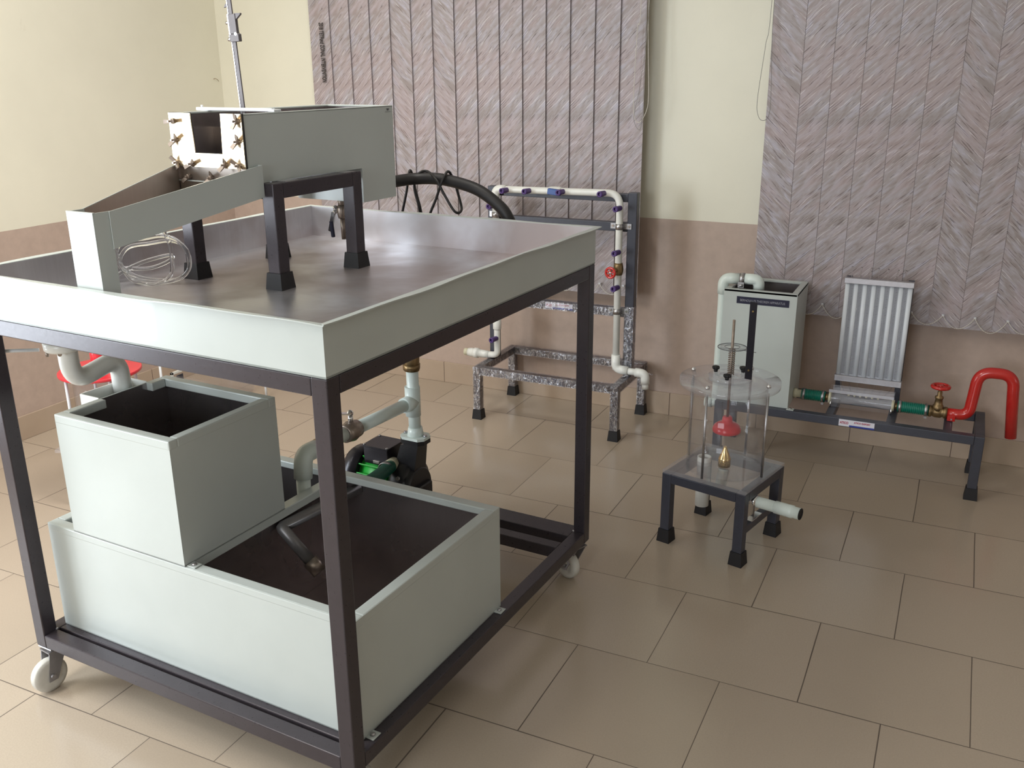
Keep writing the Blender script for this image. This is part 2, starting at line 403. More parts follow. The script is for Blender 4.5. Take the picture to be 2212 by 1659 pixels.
def text_part(name, body, size, mat, parent, origin, xdir, ydir, width=None, depth=.0004, center=False, bold=0.0):
    cu = bpy.data.curves.new(name, 'FONT'); cu.body = body; cu.size = size; cu.extrude = depth; cu.offset = bold
    to = bpy.data.objects.new('tmp_text', cu); COL.objects.link(to)
    bpy.context.view_layer.update()
    me = bpy.data.meshes.new_from_object(to.evaluated_get(bpy.context.evaluated_depsgraph_get()))
    bpy.data.objects.remove(to); bpy.data.curves.remove(cu)
    xs = [v.co.x for v in me.vertices]; x0, x1 = min(xs), max(xs); sx = (width/(x1-x0)) if width else 1
    X, Y = Vector(xdir).normalized(), Vector(ydir).normalized(); Z = X.cross(Y); o0 = Vector(origin)-off_of(parent)
    for v in me.vertices:
        x = (v.co.x-x0)*sx; y, z = v.co.y, v.co.z
        v.co = o0+X*x+Y*y+Z*z
    me.materials.clear(); me.materials.append(MT[mat])
    o = bpy.data.objects.new(name, me); COL.objects.link(o); o.parent = parent
    return o

# ------------------------------------------------------------------ room
RX, RY, RZ = 9.5, -7.0, 3.0
struct('floor', MB().box((-.2, RY-.2, -.08), (RX+.2, .2, 0)), 'floor')
struct('ceiling', MB().box((-.2, RY-.2, RZ), (RX+.2, .2, RZ+.1)), 'ceil')
struct('wall_back', MB().box((-.2, 0, 0), (RX+.2, .2, RZ)), 'wall')
w = MB()
OY0, OY1, OZ0, OZ1 = -4.42, -3.08, .25, 2.22
w.box((-.2, OY1, 0), (0, 0, RZ)).box((-.2, RY, 0), (0, OY0, RZ)).box((-.2, OY0, 0), (0, OY1, OZ0)).box((-.2, OY0, OZ1), (0, OY1, RZ))
struct('wall_left', w, 'wall')
w = MB(); w.box((RX, RY, 0), (RX+.2, 0, .95)).box((RX, RY, 2.4), (RX+.2, 0, RZ)).box((RX, RY, .95), (RX+.2, -4.1, 2.4)).box((RX, -1.9, .95), (RX+.2, 0, 2.4))
struct('wall_right', w, 'wall')
w = MB(); w.box((-.2, RY-.2, 0), (RX+.2, RY, .9)).box((-.2, RY-.2, 2.35), (RX+.2, RY, RZ)).box((-.2, RY-.2, .9), (1.5, RY, 2.35)).box((3.5, RY-.2, .9), (RX+.2, RY, 2.35))
struct('wall_front', w, 'wall')
def frame_rect(a0, a1, z0, z1, axis, at, t=.05, d=.05, mid=1):
    w = MB()
    def bx(p0, p1, q0, q1):
        if axis == 'x': w.box((at, p0, q0), (at+d, p1, q1), .003)
        else: w.box((p0, at, q0), (p1, at+d, q1), .003)
    bx(a0, a0+t, z0, z1); bx(a1-t, a1, z0, z1); bx(a0, a1, z0, z0+t); bx(a0, a1, z1-t, z1)
    for k in range(mid):
        c = a0+(a1-a0)*(k+1)/(mid+1); bx(c-t*.4, c+t*.4, z0, z1)
    return w
struct('window_1', frame_rect(OY0, OY1, OZ0, OZ1, 'x', -.12, .04, .04, 0), 'alu')
struct('window_2', frame_rect(1.5, 3.5, .9, 2.35, 'y', RY-.14), 'alu')  # unseen opening placed for the front fill light
struct('window_3', frame_rect(-4.1, -1.9, .95, 2.4, 'x', RX+.1), 'alu')  # unseen frame around the right fill light
struct('fill_panel_1', MB().box((.68, -4.32, 2.955), (1.22, -2.68, RZ), .005), 'whitecard')  # made-up panel above the added overhead fill, out of view
struct('fill_panel_2', MB().box((1.62, -2.4, 2.965), (1.92, -1.0, RZ), .005), 'whitecard')  # made-up panel above the added wall fill, out of view
SKH = .108
struct('baseboard_back', MB().box((0, -.009, 0), (RX, 0, SKH), .0015), 'skirt')
struct('baseboard_left', MB().box((0, RY, 0), (.009, -.009, SKH), .0015), 'skirt')
struct('baseboard_right', MB().box((RX-.009, RY, 0), (RX, -.009, SKH), .0015), 'skirt')

# ------------------------------------------------------------------ vertical blinds
def blind(name, label, x0, x1, n, dirs, ztop, zbot, ang, y=-.085):
    t = thing(name, label, 'blind', ((x0+x1)/2, y, zbot), 0, ((x0+x1)/2, y, zbot))
    sp = (x1-x0)/n; wd = sp*1.10
    slats = []
    for i in range(n):
        cx = x0+sp*(i+.5); bm = bmesh.new(); uv = bm.loops.layers.uv.new('UVMap')
        ex = Vector((cos(ang), -sin(ang), 0)); ey = Vector((-sin(ang), -cos(ang), 0)); K = 5; rows = []
        for a in (0, 1):
            col = []
            for k in range(K+1):
                f = k/K-.5; cur = -.0007*(1-(2*f)**2)
                p = Vector((cx, y, 0))+ex*f*wd-ey*(cur+(.0008 if a else 0))
                col.append((f*wd, p))
            rows.append(col)
        def quad(P, U):
            vs = [bm.verts.new(p) for p in P]; f = bm.faces.new(vs)
            for l, u in zip(f.loops, U): l[uv].uv = u
        s = dirs[i]
        off = .37*(0) + (0.0 if s > 0 else .21)
        for a in (0, 1):
            for k in range(K):
                (f0, p0), (f1, p1) = rows[a][k], rows[a][k+1]
                P = [Vector((p.x, p.y, z)) for p, z in ((p0, zbot), (p1, zbot), (p1, ztop), (p0, ztop))]
                U = [((fx)*s+off, z) for fx, z in ((f0, zbot), (f1, zbot), (f1, ztop), (f0, ztop))]
                if a: P, U = P[::-1], U[::-1]
                quad(P, U)
        for k in (0, K):
            pa, pb = rows[0][k][1], rows[1][k][1]
            P = [Vector((p.x, p.y, z)) for p, z in ((pa, zbot), (pb, zbot), (pb, ztop), (pa, ztop))]
            quad(P, [(0, zbot), (.001, zbot), (.001, ztop), (0, ztop)])
        bmesh.ops.remove_doubles(bm, verts=bm.verts[:], dist=1e-5)
        bmesh.ops.translate(bm, verts=bm.verts[:], vec=-OFF[t.name])
        me = bpy.data.meshes.new('slat'); bm.to_mesh(me); bm.free(); me.materials.append(MT['blind'])
        o = bpy.data.objects.new('slat', me); COL.objects.link(o); o.parent = t; slats.append(o)
    hr = MB().box((x0-.02, y-.02, ztop), (x1+.02, y+.02, ztop+.04), .003); part('headrail', hr, 'whitecard', t)
    ch = MB(); yy = y-.016
    for i in range(n):
        cx = x0+sp*(i+.5)
        part('chain_clip', MB().box((cx-.004, yy-.002, zbot+.046), (cx+.004, yy+.006, zbot+.054)), 'whitecard', t)
        if i < n-1:
            sag = .047+.006*((i*37) % 5-2)/2
            pts = [(cx+sp*k/10, yy-.002, zbot+.05-sag*4*(k/10)*(1-k/10)) for k in range(11)]
            ch.tube(pts, lambda q: .0013, 6)
            for p in resample([Vector(q) for q in pts], .0075): ch.sphere(p, .0021, 6, 4)
    part('bottom_chain', ch, 'cord', t, 'white beaded chain looping along the bottom')
    return t, slats
def_group = 'vertical blinds on the back wall'
b1, s1 = blind('vertical_blind', 'patterned vertical blind with lettering down its leftmost slat, behind the white pipe rig', .657, 2.343, 15,
      [1, 1, 1, 1, -1, 1, -1, 1, 1, 1, 1, 1, 1, 1, 1], 2.70, .565, radians(4.4))
b2, s2 = blind('vertical_blind', 'patterned vertical blind on the right, above the tank and red pipe rig', 2.862, 4.90, 18,
      [-1, 1, 1, 1, 1, 1, -1, 1, -1, 1, 1, 1, 1, -1, 1, 1, 1, 1], 2.70, .565, radians(1.2))
b1['group'] = def_group; b2['group'] = def_group
tx = text_part('lettering', '2018 TETFund ZONAL INTERVENTION', .033, 'ink', s1[0], (.7185, -.0955, 1.755), (0, 0, -1), (1, 0.0, 0), width=.272, bold=.0011)
# cords
def cord(parent, name, pts, mat, r=.0018):
    m = MB(); P = spline(pts, 8); m.tube(P, r*.7, 6)
    for q in resample(P, .006): m.sphere(q, r, 6, 4)
    part(name, m, mat, parent)
cord(b1, 'pull_chain', [(2.333, -.115, 2.70), (2.331, -.115, 1.80), (2.319, -.115, 1.69), (2.312, -.115, 1.42), (2.318, -.115, 1.345), (2.340, -.115, 1.322), (2.368, -.115, 1.365), (2.376, -.115, 1.43), (2.366, -.11, 1.62), (2.360, -.105, 1.80), (2.358, -.10, 2.70)], 'cord')
cord(b1, 'tilt_cord', [(2.372, -.10, 2.70), (2.364, -.11, 1.80), (2.345, -.125, 1.50), (2.322, -.125, 1.37), (2.320, -.125, 1.33), (2.334, -.125, 1.30), (2.350, -.125, 1.30), (2.356, -.12, 1.4), (2.352, -.11, 1.6), (2.352, -.10, 2.70)], 'darkcord', .0012)
cord(b2, 'pull_chain', [(2.853, -.115, 2.70), (2.852, -.115, 1.782), (2.840, -.115, 1.615), (2.824, -.115, 1.416), (2.832, -.115, 1.355), (2.852, -.115, 1.337), (2.872, -.115, 1.355), (2.876, -.115, 1.42), (2.866, -.115, 1.60), (2.860, -.11, 1.80), (2.862, -.10, 2.70)], 'darkcord', .0014)
nl = thing('nail', 'small bent nail in the left wall near the room corner', 'nail', (0, -.06, 1.50), 0, (0, -.06, 1.50))
part('shank', MB().tube([(0, -.06, 1.50), (.010, -.058, 1.503), (.018, -.05, 1.496), (.02, -.045, 1.488)], .0014, 6), 'bronze', nl)

# ------------------------------------------------------------------ hydraulics bench (trolley)
TYAW = .0528; O = Vector((2.618775, -2.721643, 0)); LA, LB, TWD = 1.0362, 1.2027, .0378; ZB, ZT = .120, 1.0044
def L(a, b, z): return Vector((-a, b, z))
def tw(a, b, z):
    c, s = cos(TYAW), sin(TYAW); return O+Vector((-c*a+s*b, s*a+c*b, z))
def bxab(m, a0, a1, b0, b1, z0, z1, bev=0, seg=1): return m.box((-a0, b0, z0), (-a1, b1, z1), bev, seg)
bench = thing('hydraulics_bench', 'wheeled dark grey frame with steel tray and two pale green tanks, in the foreground', 'workbench', O, -TYAW)
B = .0025
for a in (0, LA-TWD):
    for b in (0, LB-TWD):
        part('post', bxab(MB(), a, a+TWD, b, b+TWD, ZB, ZT, B, 2), 'frame', bench)
for z0 in (ZT-TWD, ZB):
    nm = 'top_rail' if z0 > .5 else 'bottom_rail'
    for b in (0, LB-TWD):
        extra = -.038 if (b > .5 and z0 < .5) else 0
        part(nm, bxab(MB(), TWD, LA-TWD, b+extra, b+TWD, z0+.0002, z0+TWD-.0002, B, 2), 'frame', bench)
    for a in (0, LA-TWD):
        part(nm, bxab(MB(), a, a+TWD, TWD, LB-TWD, z0+.0002, z0+TWD-.0002, B, 2), 'frame', bench)
for b0, b1 in ((.047, .085), (.640, .672), (1.040, 1.080)):
    part('support_bar', bxab(MB(), TWD, LA-TWD, b0, b1, ZB, ZB+TWD-.0005, B, 2), 'frame', bench)
for a in (TWD, LA-TWD):
    for b in (TWD, LB-TWD): part('weld', MB().sphere(L(a, b, ZB+TWD), .004, 8, 6), 'steel', bench)
# tray
ZTB, ZTR = 1.0052, 1.108
tr = MB(); t = .003
bxab(tr, 0, LA, 0, LB, ZTB, ZTB+.004)
bxab(tr, 0, t, 0, LB, ZTB, ZTR); bxab(tr, LA-t, LA, 0, LB, ZTB, ZTR); bxab(tr, t, LA-t, 0, t, ZTB, ZTR); bxab(tr, t, LA-t, LB-t, LB, ZTB, ZTR)
tray = part('tray', tr, 'enamel', bench)
lip = MB(); e = .013
def wav(s, ph): return .0022*sin(s*9+ph)+.0014*sin(s*23+ph*2)
n_ = 36
for side in range(4):
    ring = []
    for i in range(n_+1):
        f = i/n_
        if side == 0: c, o = L(LA*f, 0, 0), Vector((0, -1, 0)); dx = Vector((-1, 0, 0))*(2*f-1)*e
        elif side == 1: c, o = L(0, LB*f, 0), Vector((1, 0, 0)); dx = Vector((0, 1, 0))*(2*f-1)*e
        elif side == 2: c, o = L(LA*f, LB, 0), Vector((0, 1, 0)); dx = Vector((-1, 0, 0))*(2*f-1)*e
        else: c, o = L(LA, LB*f, 0), Vector((-1, 0, 0)); dx = Vector((0, 1, 0))*(2*f-1)*e
        w_ = wav(f*(LA if side % 2 == 0 else LB), side*1.7)*(1 if side < 2 else .4)
        inn = c-o*.0035+Vector((0, 0, ZTR)); out = c+dx+o*(e+w_*.6)+Vector((0, 0, ZTR+.0015+w_))
        ring.append([inn-Vector((0, 0, .0012)), inn+Vector((0, 0, .0016)), out+Vector((0, 0, .001)), out-Vector((0, 0, .0012))])
    lip.loft(ring, True, False, False)
part('flared_lip', lip, 'enamel', tray)
li = MB()
bxab(li, .0032, LA-.0032, .0032, LB-.0032, ZTB+.0042, ZTB+.0062)
bxab(li, .0032, .0045, .0032, LB-.0032, ZTB+.006, ZTR+.0002); bxab(li, LA-.0045, LA-.0032, .0032, LB-.0032, ZTB+.006, ZTR+.0002)
bxab(li, .0045, LA-.0045, .0032, .0045, ZTB+.006, ZTR+.0002); bxab(li, .0045, LA-.0045, LB-.0045, LB-.0032, ZTB+.006, ZTR+.0002)
part('steel_lining', li, 'sheet', tray, 'bare steel inside of the tray')
ZF = ZTB+.0062
# castors
def castor(top, contact, ang):
    m = part('castor', (lambda m: m)(MB().cyl(Vector(top), Vector(top)-Vector((0, 0, .012)), .018, None, 16).box((top[0]-.025, top[1]-.025, ZB-.004), (top[0]+.025, top[1]+.025, ZB), .001)), 'steel', bench)
    c = Vector((contact[0], contact[1], .046)); d = Vector((cos(ang), sin(ang), 0)); ax = Vector((-sin(ang), cos(ang), 0))
    wh = MB().lathe(c-ax*.013, ax, [(0, .026), (.0, .036), (.002, .044), (.006, .046), (.020, .046), (.024, .044), (.026, .036), (.026, .026), (.022, .024), (.022, .014), (.026, .013)], 36)
    part('wheel', wh, 'castor', m, 'off-white nylon wheel')
    fk = MB()
    up_ = Vector((top[0], top[1], ZB-.012))
    for sgn in (-1, 1):
        o_ = ax*sgn*.0185
        A = c+o_-d*.012; Bq = c+o_+d*.012
        tu = up_+o_-d*.024; tv = up_+o_+d*.024
        q = []
        for P in (A-Vector((0, 0, .012)), Bq-Vector((0, 0, .012)), tu, tv):
            q += [P-ax*.0015, P+ax*.0015]
        fk.hexa([q[0], q[1], q[2], q[3], q[4], q[5], q[6], q[7]])
    fk.obox(up_, d, ax, (0, 0, 1), .026, .021, .002)
    fk.cyl(c-ax*.023, c+ax*.023, .006, None, 12)
    part('fork', fk, 'castorfork', m)
castor(L(LA-.030, .024, ZB), L(.998, -.006, 0), radians(85))
castor(L(.030, LB-.030, ZB), L(.050, 1.150, 0), radians(160))
castor(L(.030, .030, ZB), L(.050, .055, 0), radians(50))
castor(L(LA-.030, LB-.030, ZB), L(LA-.045, LB-.055, 0), radians(30))
# tanks
def open_tank(nm, a0, a1, b0, b1, z0, z1, lipw, liph, parent, t=.003, notch=None):
    m = MB()
    bxab(m, a0, a1, b0, b1, z0, z0+t); bxab(m, a0, a0+t, b0, b1, z0, z1, .0)
    if notch: # side a1 wall stays full height, the rolled lip is cut away
        bxab(m, a1-t, a1, b0, b1, z0, z1-.001)
    else: bxab(m, a1-t, a1, b0, b1, z0, z1)
    bxab(m, a0+t, a1-t, b0, b0+t, z0, z1); bxab(m, a0+t, a1-t, b1-t, b1, z0, z1)
    tank = part(nm, m, 'enamel', parent)
    l = MB(); g = .0006; bv = .003
    bxab(l, a0-g, a1+g, b0-g, b0+lipw, z1-liph, z1+g, bv, 2); bxab(l, a0-g, a1+g, b1-lipw, b1+g, z1-liph, z1+g, bv, 2)
    bxab(l, a0-g, a0+lipw, b0+lipw, b1-lipw, z1-liph, z1+g, bv, 2)
    if notch:
        bxab(l, a1-lipw, a1+g, b0+lipw, notch[0], z1-liph, z1+g, bv, 2); bxab(l, a1-lipw, a1+g, notch[1], b1-lipw, z1-liph, z1+g, bv, 2)
    else: bxab(l, a1-lipw, a1+g, b0+lipw, b1-lipw, z1-liph, z1+g, bv, 2)
    part('rolled_rim', l, 'enamel', tank)
    i = MB(); q = t+.0004
    bxab(i, a0+q, a1-q, b0+q, b1-q, z0+q, z0+q+.001)
    bxab(i, a0+q, a0+q+.001, b0+q, b1-q, z0+q, z1-liph-.0005); bxab(i, a1-q-.001, a1-q, b0+q, b1-q, z0+q, z1-.002 if notch else z1-liph-.0005)
    bxab(i, a0+q, a1-q, b0+q, b0+q+.001, z0+q, z1-liph-.0005); bxab(i, a0+q, a1-q, b1-q-.001, b1-q, z0+q, z1-liph-.0005)
    part('shaded_lining', i, 'lining', tank, 'steel inside of the tank, colour darkened for shade')
    return tank
ZK = ZB+TWD
def tab(parent, a, b, z, da, db):
    m = bxab(MB(), a, a+da, b, b+db, z, z+.0025, .0005)
    part('mounting_tab', m, 'enamel', parent)
    part('bolt', MB().lathe(L(a+da*.5, b+db*.5, z+.0025), (0, 0, 1), [(0, .0065), (.003, .006), (.0045, .003)], 8), 'steel', parent)
sump = open_tank('sump_tank', .027, 1.000, .065, .677, ZK, .453, .029, .020, bench)
tab(sump, .006, .640, ZK+.0002, .024, .028); tab(sump, .006, .075, ZK+.0002, .024, .028)
part('rim_bar', bxab(MB(), .515, .548, .094, .648, .430, .4535, .002), 'enamel', sump)
part('partition', bxab(MB(), .529, .533, .069, .673, ZK+.005, .430), 'lining', sump)
meas = open_tank('measuring_tank', .514, .897, .064, .404, .4545, .764, .024, .022, bench, notch=(.193, .335))
tab(meas, .486, .068, .4545, .026, .022)
# weir trough at the left side of the measuring tank
m = MB(); a0, a1, b0_, b1_, z0 = .8985, .968, .190, .342, .60; t = .0025
bxab(m, a0, a1, b0_, b0_+t, z0, .765); bxab(m, a0, a1, b1_-t, b1_, z0, .765); bxab(m, a1-t, a1, b0_, b1_, z0, .765); bxab(m, a0, a1, b0_, b1_, z0, z0+t)
part('weir_trough', m, 'pvcw', meas)
# S-shaped drain under the tray
dr = MB().tube(fillet([L(.930, .147, ZTB-.0005), L(.930, .150, .812), L(.936, .292, .838), L(.938, .296, .745)], [.055, .050], 10), .0235, 24)
drain = part('drain_pipe', dr, 'pvcw', bench)
part('flange', MB().lathe(L(.930, .140, .900), (0, 0, 1), [(0, .030), (0, .040), (.004, .044), (.020, .045), (.024, .040), (.024, .028)], 32), 'pvcw', drain)
part('flange', MB().lathe(L(.930, .147, ZTB-.012), (0, 0, 1), [(0, .030), (0, .040), (.011, .042)], 28), 'pvcw', drain)
part('lever_rod', MB().tube([L(.965, .100, .905), L(1.014, .045, .910), L(1.060, -.012, .915)], .0042, 10), 'whitewire', drain)
part('screw', MB().cyl(L(.945, .105, .900), L(.945, .105, .890), .004, None, 8), 'castmetal', drain); part('screw', MB().cyl(L(.915, .118, .902), L(.905, .110, .898), .005, None, 8), 'castmetal', drain)

# pump standing on the rear bars
pump = MB()
ZP = ZK
PX, PB, PZ = .565, 1.075, ZP+.092
pump.lathe(L(.628, PB, PZ), (1, 0, 0), [(0, .050), (.0, .074), (.012, .080), (.052, .080), (.064, .072), (.070, .055)], 32)
pump.hexa([L(.640, PB-.040, PZ), L(.640, PB+.035, PZ), L(.590, PB-.028, .395), L(.590, PB+.028, .395), L(.556, PB-.040, PZ), L(.556, PB+.035, PZ), L(.536, PB-.028, .395), L(.536, PB+.028, .395)])
pump.hexa([L(.640, PB-.034, PZ+.02), L(.640, PB+.030, PZ+.02), L(.605, PB-.026, .385), L(.605, PB+.026, .385), L(.560, PB-.034, PZ+.02), L(.560, PB+.030, PZ+.02), L(.560, PB-.026, .392), L(.560, PB+.026, .392)])
bxab(pump, .54, .66, PB-.05, PB+.05, ZP, ZP+.016, .003); bxab(pump, .53, .60, PB-.042, PB+.042, ZP+.01, PZ, .004)
pump.lathe(L(.556, PB-.01, PZ-.01), (1, 0, 0), [(-.02, .072), (0, .072), (.012, .064)], 28)
pm = part('pump', pump, 'black', bench)
part('outlet_flange', MB().prism([(-.046, -.018), (-.030, -.034), (.030, -.034), (.046, -.018), (.046, .018), (.030, .034), (-.030, .034), (-.046, .018)], L(.563, PB, .395), (1, 0, 0), (0, 1, 0), (0, 0, 1), .014), 'black', pm)
mo = MB().cyl(L(.640, PB, PZ), L(.760, PB, PZ), .068, None, 32)
for k in range(18):
    a_ = 2*pi*k/18; d = Vector((0, cos(a_), sin(a_))); c = L(.695, PB, PZ)+d*.076
    mo.obox(c, (1, 0, 0), d, d.cross(Vector((1, 0, 0))), .052, .012, .0016)
part('motor', mo, 'green', pm, 'bright green finned motor')
fc = MB(); rg = []
for h, r in ((0, .088), (.050, .088), (.062, .080), (.066, .04), (.066, .001)):
    rg.append([L(.752+h, PB, PZ)+Vector((0, cos(2*pi*i/32), sin(2*pi*i/32)))*r for i in range(32)])
fc.loft(rg, True); part('fan_cover', fc, 'blackmetal', pm)
tb = MB(); c = L(.690, PB-.004, PZ+.086)
tb.obox(c, (1, 0, 0), (0, 1, 0), (0, 0, 1), .048, .046, .030, .002); tb.obox(c+Vector((0, 0, .031)), (1, 0, 0), (0, 1, 0), (0, 0, 1), .051, .049, .003, .001)
part('terminal_box', tb, 'blackmetal', pm)
def pbolt(*a): part('bolt', MB().lathe(*a), 'steel', pm)
for sx in (-1, 1):
    for sy in (-1, 1): pbolt(c+Vector((sx*.045, sy*.043, .034)), (0, 0, 1), [(0, .0048), (.002, .0044), (.0035, .002)], 10)
pbolt(L(.765, PB-.087, PZ+.015), (0, -1, .2), [(0, .009), (.003, .008), (.005, .004)], 12)
pbolt(L(.575, PB-.088, PZ+.045), (0, -1, .5), [(0, .008), (.006, .007)], 6); pbolt(L(.53, PB-.05, PZ-.01), (0, -1, 0), [(0, .012), (.010, .012)], 6)
# inlet hose
hp, hr_ = ribbed(spline([L(.625, 1.015, .318), L(.605, .95, .327), L(.545, .82, .365), L(.487, .679, .409)], 10), .0205, .0012, .0055)
hs = part('inlet_hose', MB().tube(hp, hr_, 20), MT.setdefault('greenhose', simple('dark_green_ribbed_hose', (.004, .085, .055), .35, 0, .1, 20)), bench, 'dark green ribbed hose')
part('hose_tail', MB().cyl(L(.626, 1.005, .318), L(.630, 1.045, .316), .022, None, 24), 'cream', hs)
part('hose_clamp', MB().pipe(L(.620, .975, .3215), L(.622, .992, .3205), .0235, .021, 28).box(tuple(L(.640, .985, .345)), tuple(L(.665, .977, .336)), .001), 'steel', hs)
# suction pipe inside the sump
part('suction_pipe', MB().tube(fillet([L(.485, .672, .410), L(.511, .382, .412), L(.425, .388, .330)], .004, 2), .0155, 20), 'greypipe', sump, 'grey steel suction pipe bent into the sump')
part('suction_strainer', MB().cyl(L(.428, .388, .333), L(.400, .390, .306), .021, .019, 20), 'castmetal', sump)
# discharge pipework
pw = MB()
pw.cyl(L(.563, PB, .409), L(.559, 1.066, .655), .0195, None, 28)
pw.lathe(L(.562, PB, .412), (0, 0, 1), [(0, .028), (.02, .025), (.034, .0225)], 28)
pipe = part('discharge_pipe', pw, 'pvc', bench)
part('pipe_flange', MB().prism([(-.046, -.018), (-.030, -.034), (.030, -.034), (.046, -.018), (.046, .018), (.030, .034), (-.030, .034), (-.046, .018)], L(.563, PB, .409), (1, 0, 0), (0, 1, 0), (0, 0, 1), .009), 'pvc', pipe)
for a in (.525, .601): part('flange_bolt', MB().lathe(L(a, PB, .417), (0, 0, 1), [(0, .007), (.007, .006)], 6), 'steel', pipe)
TC = L(.561, 1.066, .536)
part('tee', MB().cyl(TC-Vector((0, 0, .047)), TC+Vector((0, 0, .050)), .0245, None, 28).cyl(TC, TC+Vector((0, -.050, 0)), .0245, None, 28), 'pvc', pipe)
part('side_pipe', MB().cyl(TC+Vector((0, -.03, 0)), L(.566, .775, .541), .0195, None, 28), 'pvc', pipe); part('side_pipe', MB().cyl(L(.566, .745, .541), L(.567, .62, .542), .0195, None, 28), 'pvc', pipe)
part('valve_body', MB().lathe(L(.566, .785, .541), (0, -1, 0), [(0, .024), (.0, .026), (.018, .028), (.030, .031), (.045, .028), (.060, .026), (.060, .022)], 28), 'castmetal', pipe)
vs_ = MB().cyl(L(.566, .757, .565), L(.566, .757, .592), .009, .007, 14).sphere(L(.566, .757, .596), .010)
vs_.obox(L(.575, .735, .600), Vector((-.4, -1, .25)), Vector((1, -.4, 0)), (0, 0, 1), .030, .009, .002)
part('valve_lever', vs_, 'chrome', pipe)
part('union', MB().lathe(L(.567, .635, .542), (0, -1, 0), [(0, .020), (0, .026), (.028, .026), (.028, .022), (.045, .022)], 20), 'bronze', pipe)
part('elbow', MB().tube(fillet([L(.567, .600, .542), L(.567, .548, .544), L(.567, .540, .478)], .045, 10), .0255, 26), 'pvc', pipe)
part('down_pipe', MB().cyl(L(.567, .540, .485), L(.567, .536, .20), .0195, None, 26), 'pvc', pipe)
part('brass_elbow', MB().tube(fillet([L(.560, 1.066, .640), L(.558, 1.066, .700), L(.556, 1.100, .735)], .03, 6), .0245, 20).lathe(L(.560, 1.066, .643), (0, 0, 1), [(0, .027), (.018, .028)], 8), 'bronze', pipe)

# ------------------------------------------------------------------ hose from the bench pump to the flow tank
dh = thing('delivery_hose', 'thick black rubber hose arching from behind the steel tray to the flow tank', 'hose', tw(.45, 1.25, 1.0), -TYAW, L(.45, 1.25, 1.0))
part('hose', MB().tube(spline([L(.556, 1.105, .740), L(.545, 1.14, .79), L(.46, 1.235, .86), L(.35, 1.285, .95), L(.315, 1.295, 1.04), L(.337, 1.29, 1.109), L(.374, 1.29, 1.145), L(.432, 1.29, 1.179), L(.499, 1.29, 1.198), L(.585, 1.29, 1.209), L(.66, 1.265, 1.208), L(.70, 1.18, 1.203), L(.711, 1.082, 1.20)], 10), .0185, 22), 'hose_black', dh)
cb = [(.725, 1.268, 1.03), (.719, 1.268, 1.074), (.693, 1.268, 1.164), (.689, 1.285, 1.2300), (.694, 1.312, 1.204), (.688, 1.312, 1.167), (.671, 1.312, 1.108), (.655, 1.30, 1.055), (.645, 1.268, 1.116), (.66, 1.266, 1.181), (.646, 1.268, 1.222), (.626, 1.290, 1.231), (.573, 1.262, 1.209), (.545, 1.262, 1.165), (.507, 1.262, 1.114), (.500, 1.29, 1.118), (.528, 1.314, 1.168), (.542, 1.314, 1.205), (.546, 1.290, 1.2335), (.552, 1.264, 1.208), (.578, 1.264, 1.149), (.603, 1.262, 1.096), (.620, 1.262, 1.03)]
cbt = thing('power_cable', 'thin black power cable looped over the thick black hose', 'cable', tw(.62, 1.268, 1.02), -TYAW, L(.62, 1.268, 1.02))
part('cable', MB().tube(spline([L(*p) for p in cb], 8), .0042, 10), 'hose_black', cbt)

# ------------------------------------------------------------------ flow tank on its stand, on the tray
fa = thing('flow_apparatus', 'pale green flow tank with brass front plate and sloping chute, standing in the steel tray', 'lab apparatus', tw(.716, .68, ZF), -TYAW, L(.716, .68, ZF))
sa0, sa1, sb0, sb1, st, zt_ = .552, .880, .503, .855, .038, 1.275
for a in (sa0, sa1-st):
    for b in (sb0, sb1-st):
        lg = part('leg', bxab(MB(), a, a+st, b, b+st, ZF+.004, zt_, .0025, 2), 'frame', fa)
        m = MB(); x0, x1, y0, y1 = a-.0035, a+st+.0035, b-.0035, b+st+.0035; f_ = .004
        P = [L(xx, yy, z) for xx, yy, z in ((x0-f_, y0-f_, ZF), (x0, y0, ZF+.042), (x0-f_, y1+f_, ZF), (x0, y1, ZF+.042), (x1+f_, y0-f_, ZF), (x1, y0, ZF+.042), (x1+f_, y1+f_, ZF), (x1, y1, ZF+.042))]
        m.hexa(P); part('rubber_foot', m, 'rubber', lg)
for b in (sb0, sb1-st): part('stand_rail', bxab(MB(), sa0+st, sa1-st, b, b+st, zt_-st, zt_-.0003, .0025, 2), 'frame', fa)
for a in (sa0, sa1-st): part('stand_rail', bxab(MB(), a, a+st, sb0+st, sb1-st, zt_-st, zt_-.0003, .0025, 2), 'frame', fa)
# tank body
ta0, ta1, tb0, tb1, tz0, tz1, t = .590, .830, .463, 1.068, 1.2755, 1.4395, .003
m = MB()
bxab(m, ta0, ta0+t, tb0, tb1, tz0, tz1); bxab(m, ta1-t, ta1, tb0, tb1, tz0, tz1)
bxab(m, ta0, ta0+t, .910, tb1, 1.180, tz0); bxab(m, ta1-t, ta1, .910, tb1, 1.180, tz0)
bxab(m, ta0+t, ta1-t, tb1-t, tb1, 1.180, tz1); bxab(m, ta0+t, ta1-t, .910, .913, 1.180, tz0); bxab(m, ta0+t, ta1-t, .913, tb1-t, 1.180, 1.183)
bxab(m, ta0+t, ta1-t, tb0, .913, tz0, tz0+t)
tank = part('tank_body', m, 'enamel', fa)
m = MB(); lw = .012
for a in (ta0, ta1-lw): bxab(m, a, a+lw, tb0, tb1, tz1-.004, tz1+.001, .001)
bxab(m, ta0+lw, ta1-lw, tb1-lw, tb1, tz1-.004, tz1+.001, .001)
part('tank_rim', m, 'enamel', tank)
m = MB(); q = .0035
